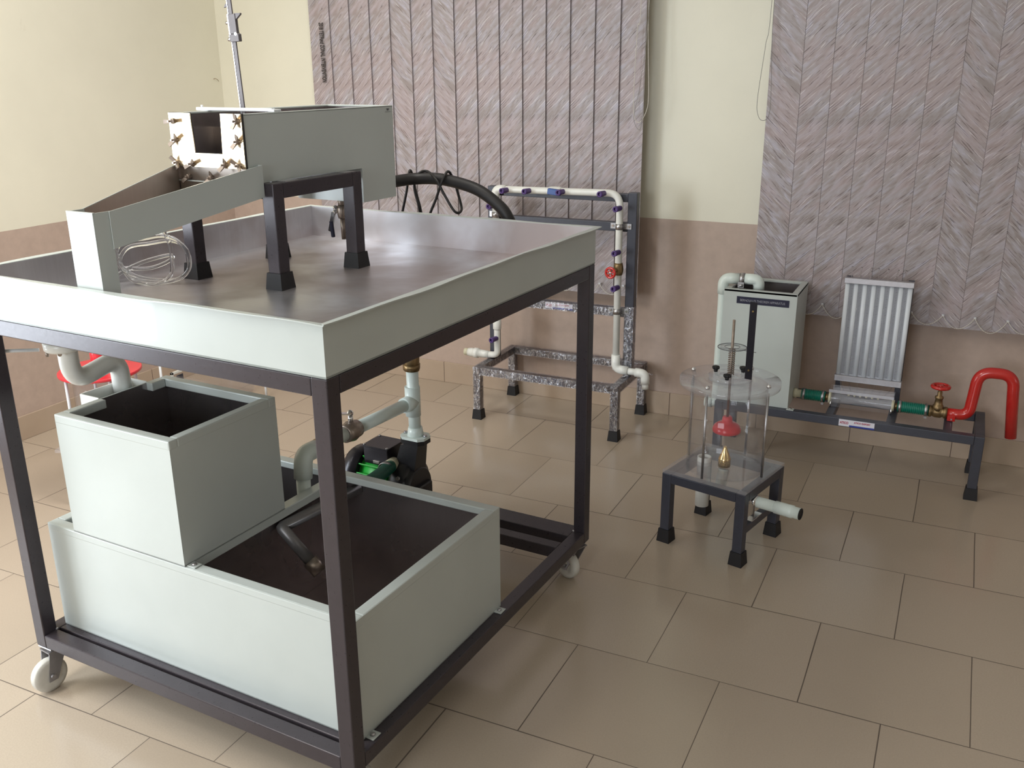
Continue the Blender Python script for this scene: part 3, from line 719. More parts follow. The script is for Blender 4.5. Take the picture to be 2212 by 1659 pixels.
bxab(m, ta0+q, ta0+q+.001, tb0, tb1-q, tz0+q, tz1-.005); bxab(m, ta1-q-.001, ta1-q, tb0, tb1-q, tz0+q, tz1-.005); bxab(m, ta0+q, ta1-q, tb1-q-.001, tb1-q, 1.19, tz1-.005)
bxab(m, ta0+q, ta1-q, tb0+.002, .91, tz0+q, tz0+q+.001); bxab(m, ta0+q, ta1-q, .60, .602, tz0+q, 1.40)
part('shaded_lining', m, 'lining', tank)
# front plate with a rectangular weir opening
pz0, pz1 = 1.3125, 1.4405; pb = .4595
m = MB()
m.prism([(-.830, pz0), (-.590, pz0), (-.590, pz1), (-.656, pz1), (-.660, 1.346), (-.752, 1.346), (-.757, pz1), (-.830, pz1)], Vector((0, pb-.003, 0)), (1, 0, 0), (0, 0, 1), (0, 1, 0), .003)
plate = part('front_plate', m, 'plate', fa, 'shiny brass plate with a square notch')
part('gasket', MB().prism([(-.830, pz0), (-.588, pz0), (-.588, pz1+.001), (-.655, pz1+.001), (-.658, 1.347), (-.753, 1.347), (-.758, pz1+.001), (-.830, pz1+.001)], Vector((0, pb+.0002, 0)), (1, 0, 0), (0, 0, 1), (0, 1, 0), .003), 'rubber', fa)
part('lower_plate', bxab(MB(), .594, .826, tb0+.004, tb0+.0065, 1.236, 1.312), 'chutemetal', fa)
bxab_l = bxab(MB(), .594, .826, .446, tb0+.004, 1.2365, 1.239); part('bracket', bxab_l, 'steel', fa)
def wing_nut(a, b, z, rot):
    c = L(a, b, z); ax = Vector((0, -1, 0)); m = MB().lathe(c, ax, [(0, .0075), (.006, .006), (.010, .005)], 14).cyl(c, c+ax*.017, .0026, None, 10)
    for s_ in (-1, 1):
        d = Vector((cos(rot)*s_, 0, sin(rot)*s_)); pr_ = d.cross(ax)
        base = c+ax*.005+d*.004; tip = c+ax*.013+d*.018
        m.hexa([base-pr_*.004-ax*.003, base-pr_*.004+ax*.003, base+pr_*.004-ax*.003, base+pr_*.004+ax*.003, tip-pr_*.005-ax*.0015, tip-pr_*.005+ax*.0015, tip+pr_*.005-ax*.0015, tip+pr_*.005+ax*.0015])
        k_ = Vector((cos(rot+1.2)*s_, 0, sin(rot+1.2)*s_))
    part('wing_nut', m, 'castmetal', fa)  # dark metal stands in for the nuts being backlit
for a, b, z, r_ in ((.816, pb-.003, 1.421, .1), (.813, pb-.003, 1.376, .8), (.604, pb-.003, 1.424, 1.2), (.607, pb-.003, 1.377, 1.0),
                    (.816, pb-.003, 1.321, 2.2), (.765, pb-.003, 1.320, .5), (.655, pb-.003, 1.321, .9), (.610, pb-.003, 1.321, 2.4), (.790, tb0+.003, 1.287, .7), (.715, tb0+.003, 1.287, .9)):
    wing_nut(a, b, z, r_)
# chute
ca0, ca1 = .5795, .843; cz = lambda b: 1.2665+(b-.048)*(.0535/.452)
def wallq(m, p0, p1, zt0, zt1, h, th=.0022, out=1):
    d = (p1-p0); n_v = Vector((d.y, -d.x, 0)).normalized()*th
    m.hexa([Vector((p.x+nn.x, p.y+nn.y, z)) for p, zz in ((p0, (zt0-h, zt0)), (p1, (zt1-h, zt1))) for nn in (Vector((0, 0, 0)), n_v) for z in zz])
CH = .0775
m = MB()
wallq(m, L(ca0, .046, 0), L(ca0, .500, 0), cz(.046), cz(.500), CH)
wallq(m, L(ca1, .500, 0), L(.660, .048, 0), cz(.500), cz(.048), CH)
bxab(m, ca0, ca0+.012, .498, .500, cz(.5)-.03, cz(.5), 0)
m.hexa([L(ca0, .046, cz(.046)-CH), L(ca0, .046, cz(.046)-CH+.002), L(ca0, .462, cz(.46)-CH), L(ca0, .462, cz(.46)-CH+.002), L(.660, .046, cz(.046)-CH), L(.660, .046, cz(.046)-CH+.002), L(ca1, .462, cz(.46)-CH), L(ca1, .462, cz(.46)-CH+.002)])
chute = part('chute', m, 'enamel', fa)
m = MB()
wallq(m, L(ca0+.0026, .050, 0), L(ca0+.0026, .458, 0), cz(.050)-.001, cz(.458)-.001, CH-.004, .0006)
wallq(m, L(.8290, .470, 0), L(.6598, .052, 0), cz(.470)-.001, cz(.052)-.001, CH-.004, .0006)
m.hexa([L(ca0+.003, .050, cz(.05)-CH+.0025), L(ca0+.003, .050, cz(.05)-CH+.0032), L(ca0+.003, .458, cz(.458)-CH+.0025), L(ca0+.003, .458, cz(.458)-CH+.0032), L(.657, .050, cz(.05)-CH+.0025), L(.657, .050, cz(.05)-CH+.0032), L(ca1-.004, .458, cz(.458)-CH+.0025), L(ca1-.004, .458, cz(.458)-CH+.0032)])
part('chute_lining', m, 'chutemetal', chute, 'brown-stained bare metal inside of the chute')
m = MB(); zc = 1.2665; z_ = ZF+.001
bxab(m, .5805, .661, .0075, .0100, z_, zc, .0005); bxab(m, .5805, .583, .010, .050, z_, zc); bxab(m, .6585, .661, .010, .050, z_, zc); bxab(m, .583, .6585, .0475, .050, z_, zc-CH)
bxab(m, .5805, .661, .0075, .014, zc-.0015, zc+.0008)
part('downspout', m, 'enamel', fa, 'square pale green downspout at the chute end')
# bar, drain valve and sticker
part('gauge_bar', MB().box(tuple(L(.604, .578, tz1+.0012)), tuple(L(.862, .592, tz1+.0095)), .0015).box(tuple(L(.592, .574, tz1+.0012)), tuple(L(.612, .600, tz1+.007)), .001).cyl(L(.846, .585, tz1+.009), L(.846, .585, tz1+.015), .003, None, 10), 'whitewire', fa)
dv = MB().cyl(L(.715, .965, 1.180), L(.715, .965, 1.155), .011, None, 16).lathe(L(.715, .965, 1.158), (0, 0, -1), [(0, .013), (.012, .015), (.026, .015), (.038, .012)], 8).cyl(L(.715, .965, 1.125), L(.715, .965, 1.058), .008, .0065, 14)
dvo = part('drain_valve', dv, 'castmetal', fa)
m = MB().sphere(L(.735, .960, 1.150), .008).sphere(L(.734, .956, 1.139), .007).cyl(L(.722, .963, 1.143), L(.738, .959, 1.143), .004, None, 10)
m.obox(L(.748, .955, 1.108), Vector((-.3, 0, -1)), Vector((0, 1, 0)), (1, 0, -.3), .030, .003, .007, .001)
part('valve_lever', m, 'chrome', dvo)
part('lever_grip', MB().obox(L(.743, .948, 1.088), Vector((.1, 0, -1)), Vector((0, 1, 0)), (1, 0, .1), .024, .004, .006, .002), 'navy', dvo)
part('inlet_socket', MB().cyl(L(.711, 1.068, 1.20), L(.711, 1.095, 1.20), .024, None, 24), 'castmetal', fa)
tbx = MB(); X_ = -ta0+.0006
tbx.prism([(1.037, 1.4325), (1.050, 1.4325), (1.047, 1.4265), (1.040, 1.4265)], (X_, 0, 0), (0, 1, 0), (0, 0, 1), (1, 0, 0), .0004); tbx.box((X_, 1.030, 1.4225), (X_+.0004, 1.058, 1.4235))
part('maker_mark', tbx, 'greyink', tank)
for a, b, d in ((.560, .555, .05), (.560, .785, .045)): part('fixing_strip', bxab(MB(), a-.004, a+.024, b, b+d, zt_-.0002, zt_+.0012), 'steel', fa)

# ------------------------------------------------------------------ height gauge hooked on the bar
hg = thing('height_gauge', 'tall chrome vernier height gauge with jaws rising from the flow tank', 'gauge', tw(.720, .600, tz1+.001), -TYAW, L(.720, .600, tz1+.001))
p0 = L(.716, .603, tz1-.085); p1 = L(.737, .603, 1.76); dz = (p1-p0).normalized(); ex = Vector((1, 0, 0)); ex = (ex-dz*ex.dot(dz)).normalized(); ey = dz.cross(ex)
ctr = (p0+p1)/2; beam = part('beam', MB().obox(ctr, ex, ey, dz, .0058, .0020, (p1-p0).length/2, .0003), 'gaugemetal', hg)
part('beam_edge', MB().obox(ctr-ex*.0066, ex, ey, dz, .0012, .0030, (p1-p0).length/2, .0003), 'chrome', beam)
def at(h, off=0): return p0+dz*(h-p0.z)+ex*off
m = MB().obox(at(1.648, .004), ex, ey, dz, .012, .0045, .023, .0008)
m.prism([(.014, -.008), (.032, .004), (.032, .007), (.012, .008)], at(1.664)-ey*.003, ex, dz, ey, .006)
part('slider', m, 'gaugemetal', hg)
part('slider_spring', MB().obox(at(1.648, -.0085), ex, ey, dz, .003, .0035, .024, .0005).cyl(at(1.652, -.010), at(1.652, -.019), .003, .004, 12), 'chrome', hg)
m = MB().obox(at(1.615, .006), ex, ey, dz, .015, .0055, .009, .001); part('fine_adjuster', m, 'gaugemetal', hg)
part('clamp_screw', MB().cyl(at(1.613, -.009), at(1.613, -.018), .0035, .0045, 12).cyl(at(1.620, -.009), at(1.620, -.013), .005, None, 12).cyl(at(1.624, .012)-ey*.006, at(1.624, .012)+ey*.006, .004, None, 12), 'chrome', hg)
part('inner_jaw', MB().prism([(-.006, -.003), (-.019, -.006), (-.013, .003), (-.006, .003)], at(1.693)-ey*.002, ex, dz, ey, .004), 'gaugemetal', hg)
part('hook_point', MB().cyl(p0, p0-dz*.03, .002, .0003, 8), 'chrome', hg)

# ------------------------------------------------------------------ coil of clear tubing in the tray
tc = thing('tubing_coil', 'loose coil of clear plastic tubing lying in the tray beneath the chute', 'tubing', tw(.90, .41, ZF), -TYAW, L(.90, .41, ZF))
cl = [(.905, .405, 1.132), (.871, .419, 1.138), (.842, .434, 1.132), (.82, .446, 1.111), (.809, .451, 1.085), (.809, .447, 1.055), (.832, .436, 1.030), (.866, .419, 1.019), (.901, .401, 1.0185), (.931, .387, 1.024), (.954, .376, 1.039), (.974, .368, 1.062), (.978, .366, 1.092), (.960, .374, 1.121)]
m = MB(); m.tube(spline([L(*p) for p in cl], 8, True), .0052, 12, False, True)
cl2 = [(p[0]*.93+.062, p[1]+.012+.01*sin(i), max(1.0185, (p[2]-1.02)*.86+1.021)) for i, p in enumerate(cl)]
m.tube(spline([L(*p) for p in cl2], 8, True), .0052, 12, False, True)
cl3 = [(1.012, .395, 1.050), (.998, .403, 1.046), (.951, .432, 1.044), (.919, .458, 1.054), (.904, .480, 1.068), (.918, .482, 1.074), (.962, .448, 1.062), (.991, .416, 1.047), (1.010, .386, 1.030), (1.015, .372, 1.019), (.99, .35, 1.018)]
m.tube(spline([L(*p) for p in cl3], 8), .0052, 12)
cl4 = [(.985, .361, 1.118), (.976, .367, 1.086), (.965, .372, 1.048), (.944, .378, 1.024), (.892, .381, 1.018), (.873, .405, 1.019), (.853, .427, 1.042), (.850, .431, 1.084), (.851, .430, 1.120), (.859, .424, 1.150)]
m.tube(spline([L(*p) for p in cl4], 8), .0052, 12)
part('tube', m, 'tubing', tc)

# ------------------------------------------------------------------ pipe rig against the back wall
pr = thing('pipe_rig', 'low dark frame wrapped in clear film holding a white pipe loop with purple taps', 'lab apparatus', (2.04, -.22, 0), 0, (2.04, -.22, 0))
def boots(parent, x0, x1, y0, y1, h=.045, w=.003, f=.004, z0=0):
    m = MB().hexa([(x0-w-f, y0-w-f, z0), (x0-w, y0-w, z0+h), (x0-w-f, y1+w+f, z0), (x0-w, y1+w, z0+h), (x1+w+f, y0-w-f, z0), (x1+w, y0-w, z0+h), (x1+w+f, y1+w+f, z0), (x1+w, y1+w, z0+h)])
    part('rubber_foot', m, 'rubber', parent)
px0, px1, py0, py1, pt, pz = 1.690, 2.387, -.423, -.020, .033, .250
wr = MB(); gg = .0016
for x in (px0, px1-pt):
    for y in (py0, py1-pt):
        lg = part('leg', MB().box((x, y, .003), (x+pt, y+pt, pz), .0025, 2), 'frame', pr); boots(lg, x, x+pt, y, y+pt)
        wr.box((x-gg, y-gg, .048), (x+pt+gg, y+pt+gg, pz+gg))
for y in (py0, py1-pt): part('base_rail', MB().box((px0+pt, y, pz-pt), (px1-pt, y+pt, pz-.0003), .0025, 2), 'frame', pr); wr.box((px0+pt, y-gg, pz-pt-gg), (px1-pt, y+pt+gg, pz+gg))
for x in (px0, px1-pt): part('base_rail', MB().box((x, py0+pt, pz-pt), (x+pt, py1-pt, pz-.0003), .0025, 2), 'frame', pr); wr.box((x-gg, py0+pt, pz-pt-gg), (x+pt+gg, py1-pt, pz+gg))
uy0, uy1 = -.250, -.212
for x in (px0, px1-.040): part('upright', MB().box((x, uy0, pz+.0002), (x+.040, uy1, 1.046), .0025, 2), 'slate', pr)
wr.box((px1-.040-gg, uy0-gg, pz+.002), (px1+gg, uy1+gg, .56))
for z0, z1 in ((1.006, 1.040), (.882, .920), (.512, .547)): part('cross_rail', MB().box((px0+.040, uy0+.002, z0), (px1-.040, uy1-.002, z1), .002, 2), 'slate', pr)
wr.box((px0+.040, uy0-gg, .5105), (px1-.040, uy1+gg, .5485))
wr.tube([(2.36, -.30, .255), (2.40, -.25, .262), (2.44, -.21, .258), (2.47, -.2, .252)], .004, 6)
part('clear_wrap', wr, 'wrap', pr, 'crinkled clear plastic film around the lower frame')
yp = -.268; rp = .0150
path = fillet([(1.690, yp, .268), (1.738, yp, .272), (1.738, yp, 1.036), (2.318, yp, 1.044), (2.320, yp, .277)], [.045, .040, .055], 9)
wp = part('white_pipe', MB().tube(path, rp, 20), 'pvcw', pr)
part('union', MB().lathe((1.585, yp, .268), (1, 0, 0), [(0, .012), (0, .019), (.018, .021), (.030, .021), (.032, .024), (.052, .024), (.054, .019), (.085, .018), (.11, .016)], 24), 'pvcw', wp)
part('pipe_end', MB().lathe((1.562, yp, .268), (1, 0, 0), [(0, .010), (.004, .017), (.024, .018)], 16), 'cream', wp)
part('elbow', MB().tube(fillet([(2.320, yp, .345), (2.320, yp, .279), (2.378, yp, .276)], .028, 8), .0195, 20), 'pvcw', wp)
part('coupling', MB().lathe((1.738, yp, .395), (0, 0, 1), [(0, .0165), (.004, .0195), (.045, .0195), (.05, .0165)], 20), 'pvcw', wp)
part('outlet', MB().cyl((2.37, yp, .276), (2.425, yp, .275), rp, None, 20).tube(fillet([(2.412, yp, .275), (2.456, yp, .274), (2.458, yp, .228)], .030, 8), .0195, 20).cyl((2.458, yp, .235), (2.459, yp, .205), rp, None, 20), 'pvcw', wp)
part('elbow', MB().tube(fillet([(1.790, yp, 1.037), (1.738, yp, 1.037), (1.738, yp, .985)], .034, 8), .0185, 20), 'pvcw', wp)
for x, z in ((1.800, 1.036), (1.908, 1.038), (2.066, 1.041), (2.252, 1.043), (2.323, .985), (2.323, .800), (2.323, .648), (1.735, .965), (1.739, .355)):
    m = MB().lathe((x, yp-.010, z), (-.12, -1, 0), [(0, .011), (.012, .0115), (.040, .0125)], 16, False).pipe((x-.0045, yp-.048, z), (x-.0055, yp-.056, z), .0125, .007, 16).cyl((x-.004, yp-.046, z), (x-.0045, yp-.049, z), .0125, None, 16)
    part('pressure_tap', m, 'purple', pr, 'purple plastic tap')
def clampp(z, xs):
    m = MB().pipe((2.319, yp, z-.012), (2.319, yp, z+.012), rp+.0022, rp+.0004, 20)
    m.box((2.319-.045, yp+.014, z-.012), (2.319+.048, yp+.0165, z+.012), .0005)
    c_ = part('pipe_clamp', m, 'steel', pr)
    for dx in (-.034, .038): part('screw', MB().lathe((2.319+dx, yp+.014, z), (0, -1, 0), [(0, .006), (.003, .005)], 10), 'chrome', c_)
clampp(.906, 0); clampp(.540, 0)
m = MB().pipe((1.738, yp, .912), (1.738, yp, .936), rp+.0025, rp+.0004, 20).box((1.70, yp+.014, .912), (1.78, yp+.0165, .936)); part('pipe_clamp', m, 'steel', pr)
bv = part('ball_valve', MB().lathe((1.995, yp, 1.040), (1, 0, 0), [(0, .017), (.01, .019), (.025, .020), (.05, .020), (.06, .018)], 8).cyl((2.02, yp, 1.04), (2.02, yp-.030, 1.046), .007, None, 12), 'pvcw', pr)
part('valve_handle', MB().obox((2.034, yp-.032, 1.040), (1, 0, -.1), (0, 1, 0), (.1, 0, 1), .030, .009, .013, .003), 'blue', bv, 'blue valve handle')
gv = part('gate_valve', MB().lathe((2.320, yp, .700), (0, 0, 1), [(0, .017), (.012, .021), (.024, .023), (.04, .021), (.052, .018)], 8).cyl((2.32, yp, .724), (2.310, yp-.045, .722), .011, .007, 14), 'bronze', pr)
m = MB(); c = Vector((2.304, yp-.056, .718)); m.torus(c, (.15, 1, 0), .021, .0055, 28, 8)
for k in range(5):
    a_ = 2*pi*k/5+.3; m.cyl(c, c+Vector((cos(a_), 0, sin(a_)))*.020, .004, None, 8)
part('handwheel', m, 'red', gv, 'red handwheel'); part('wheel_nut', MB().lathe(c+Vector((0, .004, 0)), (0, -1, 0), [(0, .008), (.008, .007), (.011, .003)], 8), 'chrome', gv)
def sticker(parent, x0, x1, xm, y, z0, z1):
    st_ = part('maker_sticker', MB().box((x0, y-.0006, z0), (x1, y, z1)), 'labelw', parent)
    part('blue_band', MB().box((xm, y-.0010, z0), (x1, y-.0007, z0+(z1-z0)*.24)), 'labelb', st_)
    h = (z1-z0)
    text_part('lettering', 'ATICO', h*.50, 'redink', st_, (x0+.004, y-.0012, z0+h*.36), (1, 0, 0), (0, 0, 1), width=(xm-x0)-.008, bold=.0003)
    text_part('lettering', 'ATICO EXPORT', h*.34, 'redink', st_, (xm+(x1-xm)*.18, y-.0012, z0+h*.58), (1, 0, 0), (0, 0, 1), width=(x1-xm)*.66, bold=.0002)
sticker(pr, 1.972, 2.105, 2.008, uy0+.001, .517, .544)
part('dark_label', MB().box((1.930, py0-.0008, .2185), (2.134, py0-.0002, .2485)), 'navy', pr)

# ------------------------------------------------------------------ tank, manometer and red pipe rig
fr = thing('flow_bench', 'long low rig with white tank, tube board and bent red pipe below the right blind', 'lab apparatus', (3.30, -.27, 0), 0, (3.30, -.27, 0))
bx0, bx1, by0, by1, bt, bz = 2.802, 3.797, -.420, -.118, .034, .250
for x in (bx0, bx1-bt):
    for y in (by0, by1-bt):
        lg = part('leg', MB().box((x, y, .003), (x+bt, y+bt, bz), .0025, 2), 'slate', fr); boots(lg, x, x+bt, y, y+bt)
for y in (by0, by1-bt): part('frame_rail', MB().box((bx0+bt, y, bz-bt), (bx1-bt, y+bt, bz-.0003), .0025, 2), 'slate', fr)
for x in (bx0, bx1-bt): part('frame_rail', MB().box((x, by0+bt, bz-bt), (x+bt, by1-bt, bz-.0003), .0025, 2), 'slate', fr)
for x in (3.232, 3.455, 3.655): part('cross_bar', MB().box((x, by0+bt, bz-bt), (x+.030, by1-bt, bz-.001), .002, 2), 'slate', fr)
qx0, qx1, qy0, qy1, qz0, qz1, t = 2.806, 3.088, -.398, -.140, .2505, .712, .003
m = MB().box((qx0, qy0, qz0), (qx1, qy0+t, qz1)).box((qx0, qy1-t, qz0), (qx1, qy1, qz1)).box((qx0, qy0+t, qz0), (qx0+t, qy1-t, qz1)).box((qx1-t, qy0+t, qz0), (qx1, qy1-t, qz1)).box((qx0+t, qy0+t, qz0), (qx1-t, qy1-t, qz0+t))
stn = part('supply_tank', m, 'enamel', fr)
lw = .024; m = MB().box((qx0, qy0, qz1-.010), (qx1, qy0+lw, qz1+.0008), .002).box((qx0, qy1-lw, qz1-.010), (qx1, qy1, qz1+.0008), .002).box((qx0, qy0+lw, qz1-.010), (qx0+lw, qy1-lw, qz1+.0008), .002).box((qx1-lw, qy0+lw, qz1-.010), (qx1, qy1-lw, qz1+.0008), .002)
part('rolled_rim', m, 'enamel', stn)
q = .0035; m = MB().box((qx0+q, qy0+q, qz0+q), (qx1-q, qy0+q+.001, qz1-.011)).box((qx0+q, qy1-q-.001, qz0+q), (qx1-q, qy1-q, qz1-.011)).box((qx0+q, qy0+q, qz0+q), (qx0+q+.001, qy1-q, qz1-.011)).box((qx1-q-.001, qy0+q, qz0+q), (qx1-q, qy1-q, qz1-.011)).box((qx0+q, qy0+q, .45), (qx1-q, qy1-q, .452))
part('shaded_lining', m, 'lining', stn)
part('mounting_tab', MB().box((qx1-.002, by0+.004, bz), (qx1+.026, by0+.028, bz+.003), .0005), 'enamel', stn)
part('bolt', MB().lathe((qx1+.012, by0+.016, bz+.003), (0, 0, 1), [(0, .006), (.004, .005)], 8), 'steel', stn)
nb = part('name_board', MB().box((2.858, qy0-.001, .6585), (3.060, qy0-.0001, .6865)), 'navy', stn, 'dark name label')
text_part('lettering', "BERNOULLI'S THEOREM APPARATUS", .013, 'paleink', nb, (2.872, qy0-.0013, .6680), (1, 0, 0), (0, 0, 1), width=.172)
op = MB().tube(fillet([(2.760, -.345, .215), (2.789, -.345, .215), (2.789, -.345, .742), (2.925, -.330, .744), (2.925, -.325, .60)], [.02, .040, .040], 9), .0175, 22)
ovp = part('overflow_pipe', op, 'pvc', fr)
part('elbow', MB().tube(fillet([(2.789, -.345, .680), (2.789, -.345, .743), (2.850, -.338, .743)], .042, 9), .0215, 22), 'pvc', ovp)
part('elbow', MB().tube(fillet([(2.872, -.335, .744), (2.926, -.330, .744), (2.926, -.326, .700)], .040, 9), .0215, 22), 'pvc', ovp)
part('pipe_socket', MB().cyl((2.745, -.345, .215), (2.775, -.345, .215), .022, None, 20), 'pvc', ovp)
part('pipe_clamp', MB().pipe((2.852, -.337, .744), (2.870, -.335, .744), .0225, .019, 24).box((2.850, -.362, .712), (2.874, -.358, .735)).cyl((2.858, -.366, .722), (2.870, -.362, .722), .006, None, 10), 'steel', ovp)
# manometer board
mb = thing_board = part('manometer_board', MB().box((3.236, -.196, .345), (3.482, -.188, .745), .001), 'whitecard', fr, 'white board of upright glass tubes with scales')
for k in range(8):
    cx = 3.2445+k*.0327
    part('white_strip', MB().loft([[Vector((cx+.0088*cos(pi*j/8), -.196-.0055*sin(pi*j/8), z)) for j in range(9)] for z in (.358, .734)], True), 'whitecard', mb)
for k in range(7):
    cx = 3.2445+.0163+k*.0327; tk = MB()
    part('scale_strip', MB().box((cx-.0072, -.1964, .360), (cx+.0072, -.19605, .732)), 'stripgrey', mb)
    for j in range(58): tk.box((cx-.0004, -.1969, .364+j*.0063), (cx+(.0034 if j % 5 == 0 else .0020), -.1965, .3655+j*.0063))
    part('scale_marks', tk, 'greyink', mb)
for k in range(7):
    cx = 3.2445+.0163+k*.0327-.0052
    part('glass_tube', MB().cyl((cx, -.2015, .352), (cx, -.2015, .738), .0030, None, 10), 'clear', mb)
part('board_bar', MB().box((3.232, -.212, .333), (3.486, -.190, .358), .0015), 'alu', mb); part('board_bar', MB().box((3.232, -.212, .734), (3.486, -.190, .756), .0015), 'alu', mb)
for x in (3.236, 3.462): part('board_post', MB().box((x, -.186, bz-.001), (x+.022, -.164, .757), .001), 'slate', fr)
for k in range(7):
    cx = 3.258+k*.0327; dx = (k-3)*-.006
    th_ = MB(); th_.tube(spline([(cx, -.205, .335), (cx+dx*.3, -.225, .322), (cx+dx, -.255, .312), (cx+dx*1.3, -.264, .300)], 5), .0024, 8)
    part('sampling_tube', th_, 'tubing', fr)
    th_ = MB(); th_.tube(spline([(cx, -.205, .755), (cx-.002, -.205, .775), (cx+.003*(k % 3-1), -.203, .80)], 4), .0024, 8)
    part('tube_end', th_, 'tubing', fr)
# venturi duct
yv, zv = -.270, .278
ve = MB(); prof = [(0, .020), (.035, .020), (.10, .011), (.135, .0105), (.21, .019), (.232, .020)]
ve.lathe((3.234, yv, zv), (1, 0, 0), prof, 24, False); vd = part('venturi_duct', ve, 'acrylic', fr, 'clear tapered duct')
for y in (-.030, .028): part('duct_cheek', MB().box((3.236, yv+y, .2515), (3.466, yv+y+.0025, .318)), 'clear', vd)
part('duct_cover', MB().box((3.228, yv-.034, .3185), (3.470, yv+.034, .3245), .001), 'clear', vd)
part('cover_strip', MB().box((3.228, yv-.036, .3115), (3.470, yv-.0345, .3235)), 'alu', vd)
for x in (3.226, 3.462): part('duct_flange', MB().lathe((x, yv, zv), (1, 0, 0), [(0, .018), (0, .023), (.010, .023), (.010, .018)], 24), 'cream', vd)
for x in (3.238, 3.464): part('foot_screw', MB().cyl((x, yv-.036, .275), (x, yv-.036, .2505), .0032, None, 10), 'chrome', vd)
for k in range(6): part('tap_boss', MB().sphere((3.300+k*.022, yv, .298), .0045, 8, 6), 'cream', vd)
for x0, x1 in ((3.120, 3.212), (3.484, 3.596)):
    hp, hr_ = ribbed([Vector((x0, yv, zv)), Vector(((x0+x1)/2, yv, zv)), Vector((x1, yv, zv))], .0215, .0016, .0068)
    h_ = part('green_hose', MB().tube(hp, hr_, 20), MT.setdefault('greenhose2', simple('teal_ribbed_hose', (.004, .16, .11), .35, 0, .1, 20)), fr, 'green ribbed hose')
    part('hose_clamp', MB().pipe((x0+.004, yv, zv), (x0+.014, yv, zv), .0248, .0222, 24), 'steel', h_); part('hose_clamp', MB().pipe((x1-.014, yv, zv), (x1-.004, yv, zv), .0248, .0222, 24).box((x1-.014, yv-.004, zv-.034), (x1-.004, yv+.008, zv-.024)), 'steel', h_)
part('hose_tail', MB().lathe((3.0885, yv, zv), (1, 0, 0), [(0, .020), (.012, .020), (.014, .0165), (.034, .0165)], 20), 'cream', fr); part('hose_tail', MB().cyl((3.210, yv, zv), (3.228, yv, zv), .013, None, 16), 'bronze', fr); part('hose_tail', MB().cyl((3.470, yv, zv), (3.488, yv, zv), .012, None, 16), 'bronze', fr)
gv = part('gate_valve', MB().lathe((3.594, yv+.008, zv-.004), (1, 0, 0), [(0, .020), (.003, .024), (.012, .024), (.014, .019), (.026, .024), (.044, .024), (.054, .019), (.056, .024), (.066, .024), (.068, .019)], 8).lathe((3.627, yv+.008, zv), (0, 0, 1), [(0, .022), (.022, .020), (.026, .016), (.048, .013), (.052, .016), (.058, .016), (.062, .009), (.078, .009), (.082, .005), (.098, .004)], 12), 'bronze', fr)
c = Vector((3.627, yv+.008, zv+.098)); m = MB().torus(c, (0, 0, 1), .030, .0070, 30, 10)
for k in range(5):
    a_ = 2*pi*k/5; m.cyl(c, c+Vector((cos(a_), sin(a_), 0))*.028, .0045, None, 8)
m.cyl(c-Vector((0, 0, .004)), c+Vector((0, 0, .006)), .009, None, 14)
part('handwheel', m, 'red', gv, 'red handwheel')
part('red_pipe', MB().tube(fillet([(3.660, yv+.012, .272), (3.736, yv+.016, .272), (3.750, yv+.020, .449), (3.866, yv+.022, .449), (3.889, yv+.022, .205)], [.042, .050, .046], 12), .0210, 28).box((3.664, yv-.016, .2505), (3.692, yv-.010, .272), .001), 'red', fr, 'glossy red pipe bent into an arch')
part('bracket_screw', MB().lathe((3.679, yv-.016, .258), (0, -1, 0), [(0, .004), (.002, .003)], 10), 'chrome', fr)
sticker(fr, 3.288, 3.418, 3.327, by0-.0001, .2195, .2465)

# ------------------------------------------------------------------ acrylic cylinder stand in the middle of the floor
CY = radians(-13.3)
cs = thing('jet_apparatus', 'clear acrylic cylinder with red cup and brass nozzle on a small dark stand', 'lab apparatus', (3.114, -1.281, 0), CY)
ct, czp = .033, .2536
for x in (-.300, -ct):
    for y in (0, .300-ct):
        lg = part('leg', MB().box((x, y, .003), (x+ct, y+ct, czp-.0002), .0025, 2), 'slate', cs); boots(lg, x, x+ct, y, y+ct, .047)
for y in (0, .300-ct): part('stand_rail', MB().box((-.300+ct, y, czp-ct), (-ct, y+ct, czp-.0005), .0025, 2), 'slate', cs)
for x in (-.300, -ct): part('stand_rail', MB().box((x, ct, czp-ct), (x+ct, .300-ct, czp-.0005), .0025, 2), 'slate', cs)
part('low_rail', MB().box((-.028, ct, .106), (-.002, .300-ct, .132), .002), 'slate', cs)
part('base_plate', MB().box((-.300, 0, czp), (0, .300, czp+.012), .001), 'acrylic', cs, 'clear acrylic base plate')
cc = Vector((-.150, .150, 0)); zb0, zl0, zl1 = czp+.012, .556, .574
part('cylinder', MB().pipe(cc+Vector((0, 0, zb0)), cc+Vector((0, 0, zl0)), .1255, .1215, 64), 'clear', cs, 'clear acrylic cylinder')
part('base_ring', MB().pipe(cc+Vector((0, 0, zb0)), cc+Vector((0, 0, zb0+.004)), .129, .1258, 64), 'clear', cs)
part('lid', MB().pipe(cc+Vector((0, 0, zl0)), cc+Vector((0, 0, zl1)), .162, .012, 72), 'acrylic', cs, 'round clear acrylic lid')
part('lid_flange', MB().pipe(cc+Vector((0, 0, zl1+.0002)), cc+Vector((0, 0, zl1+.013)), .070, .012, 48), 'acrylic', cs)
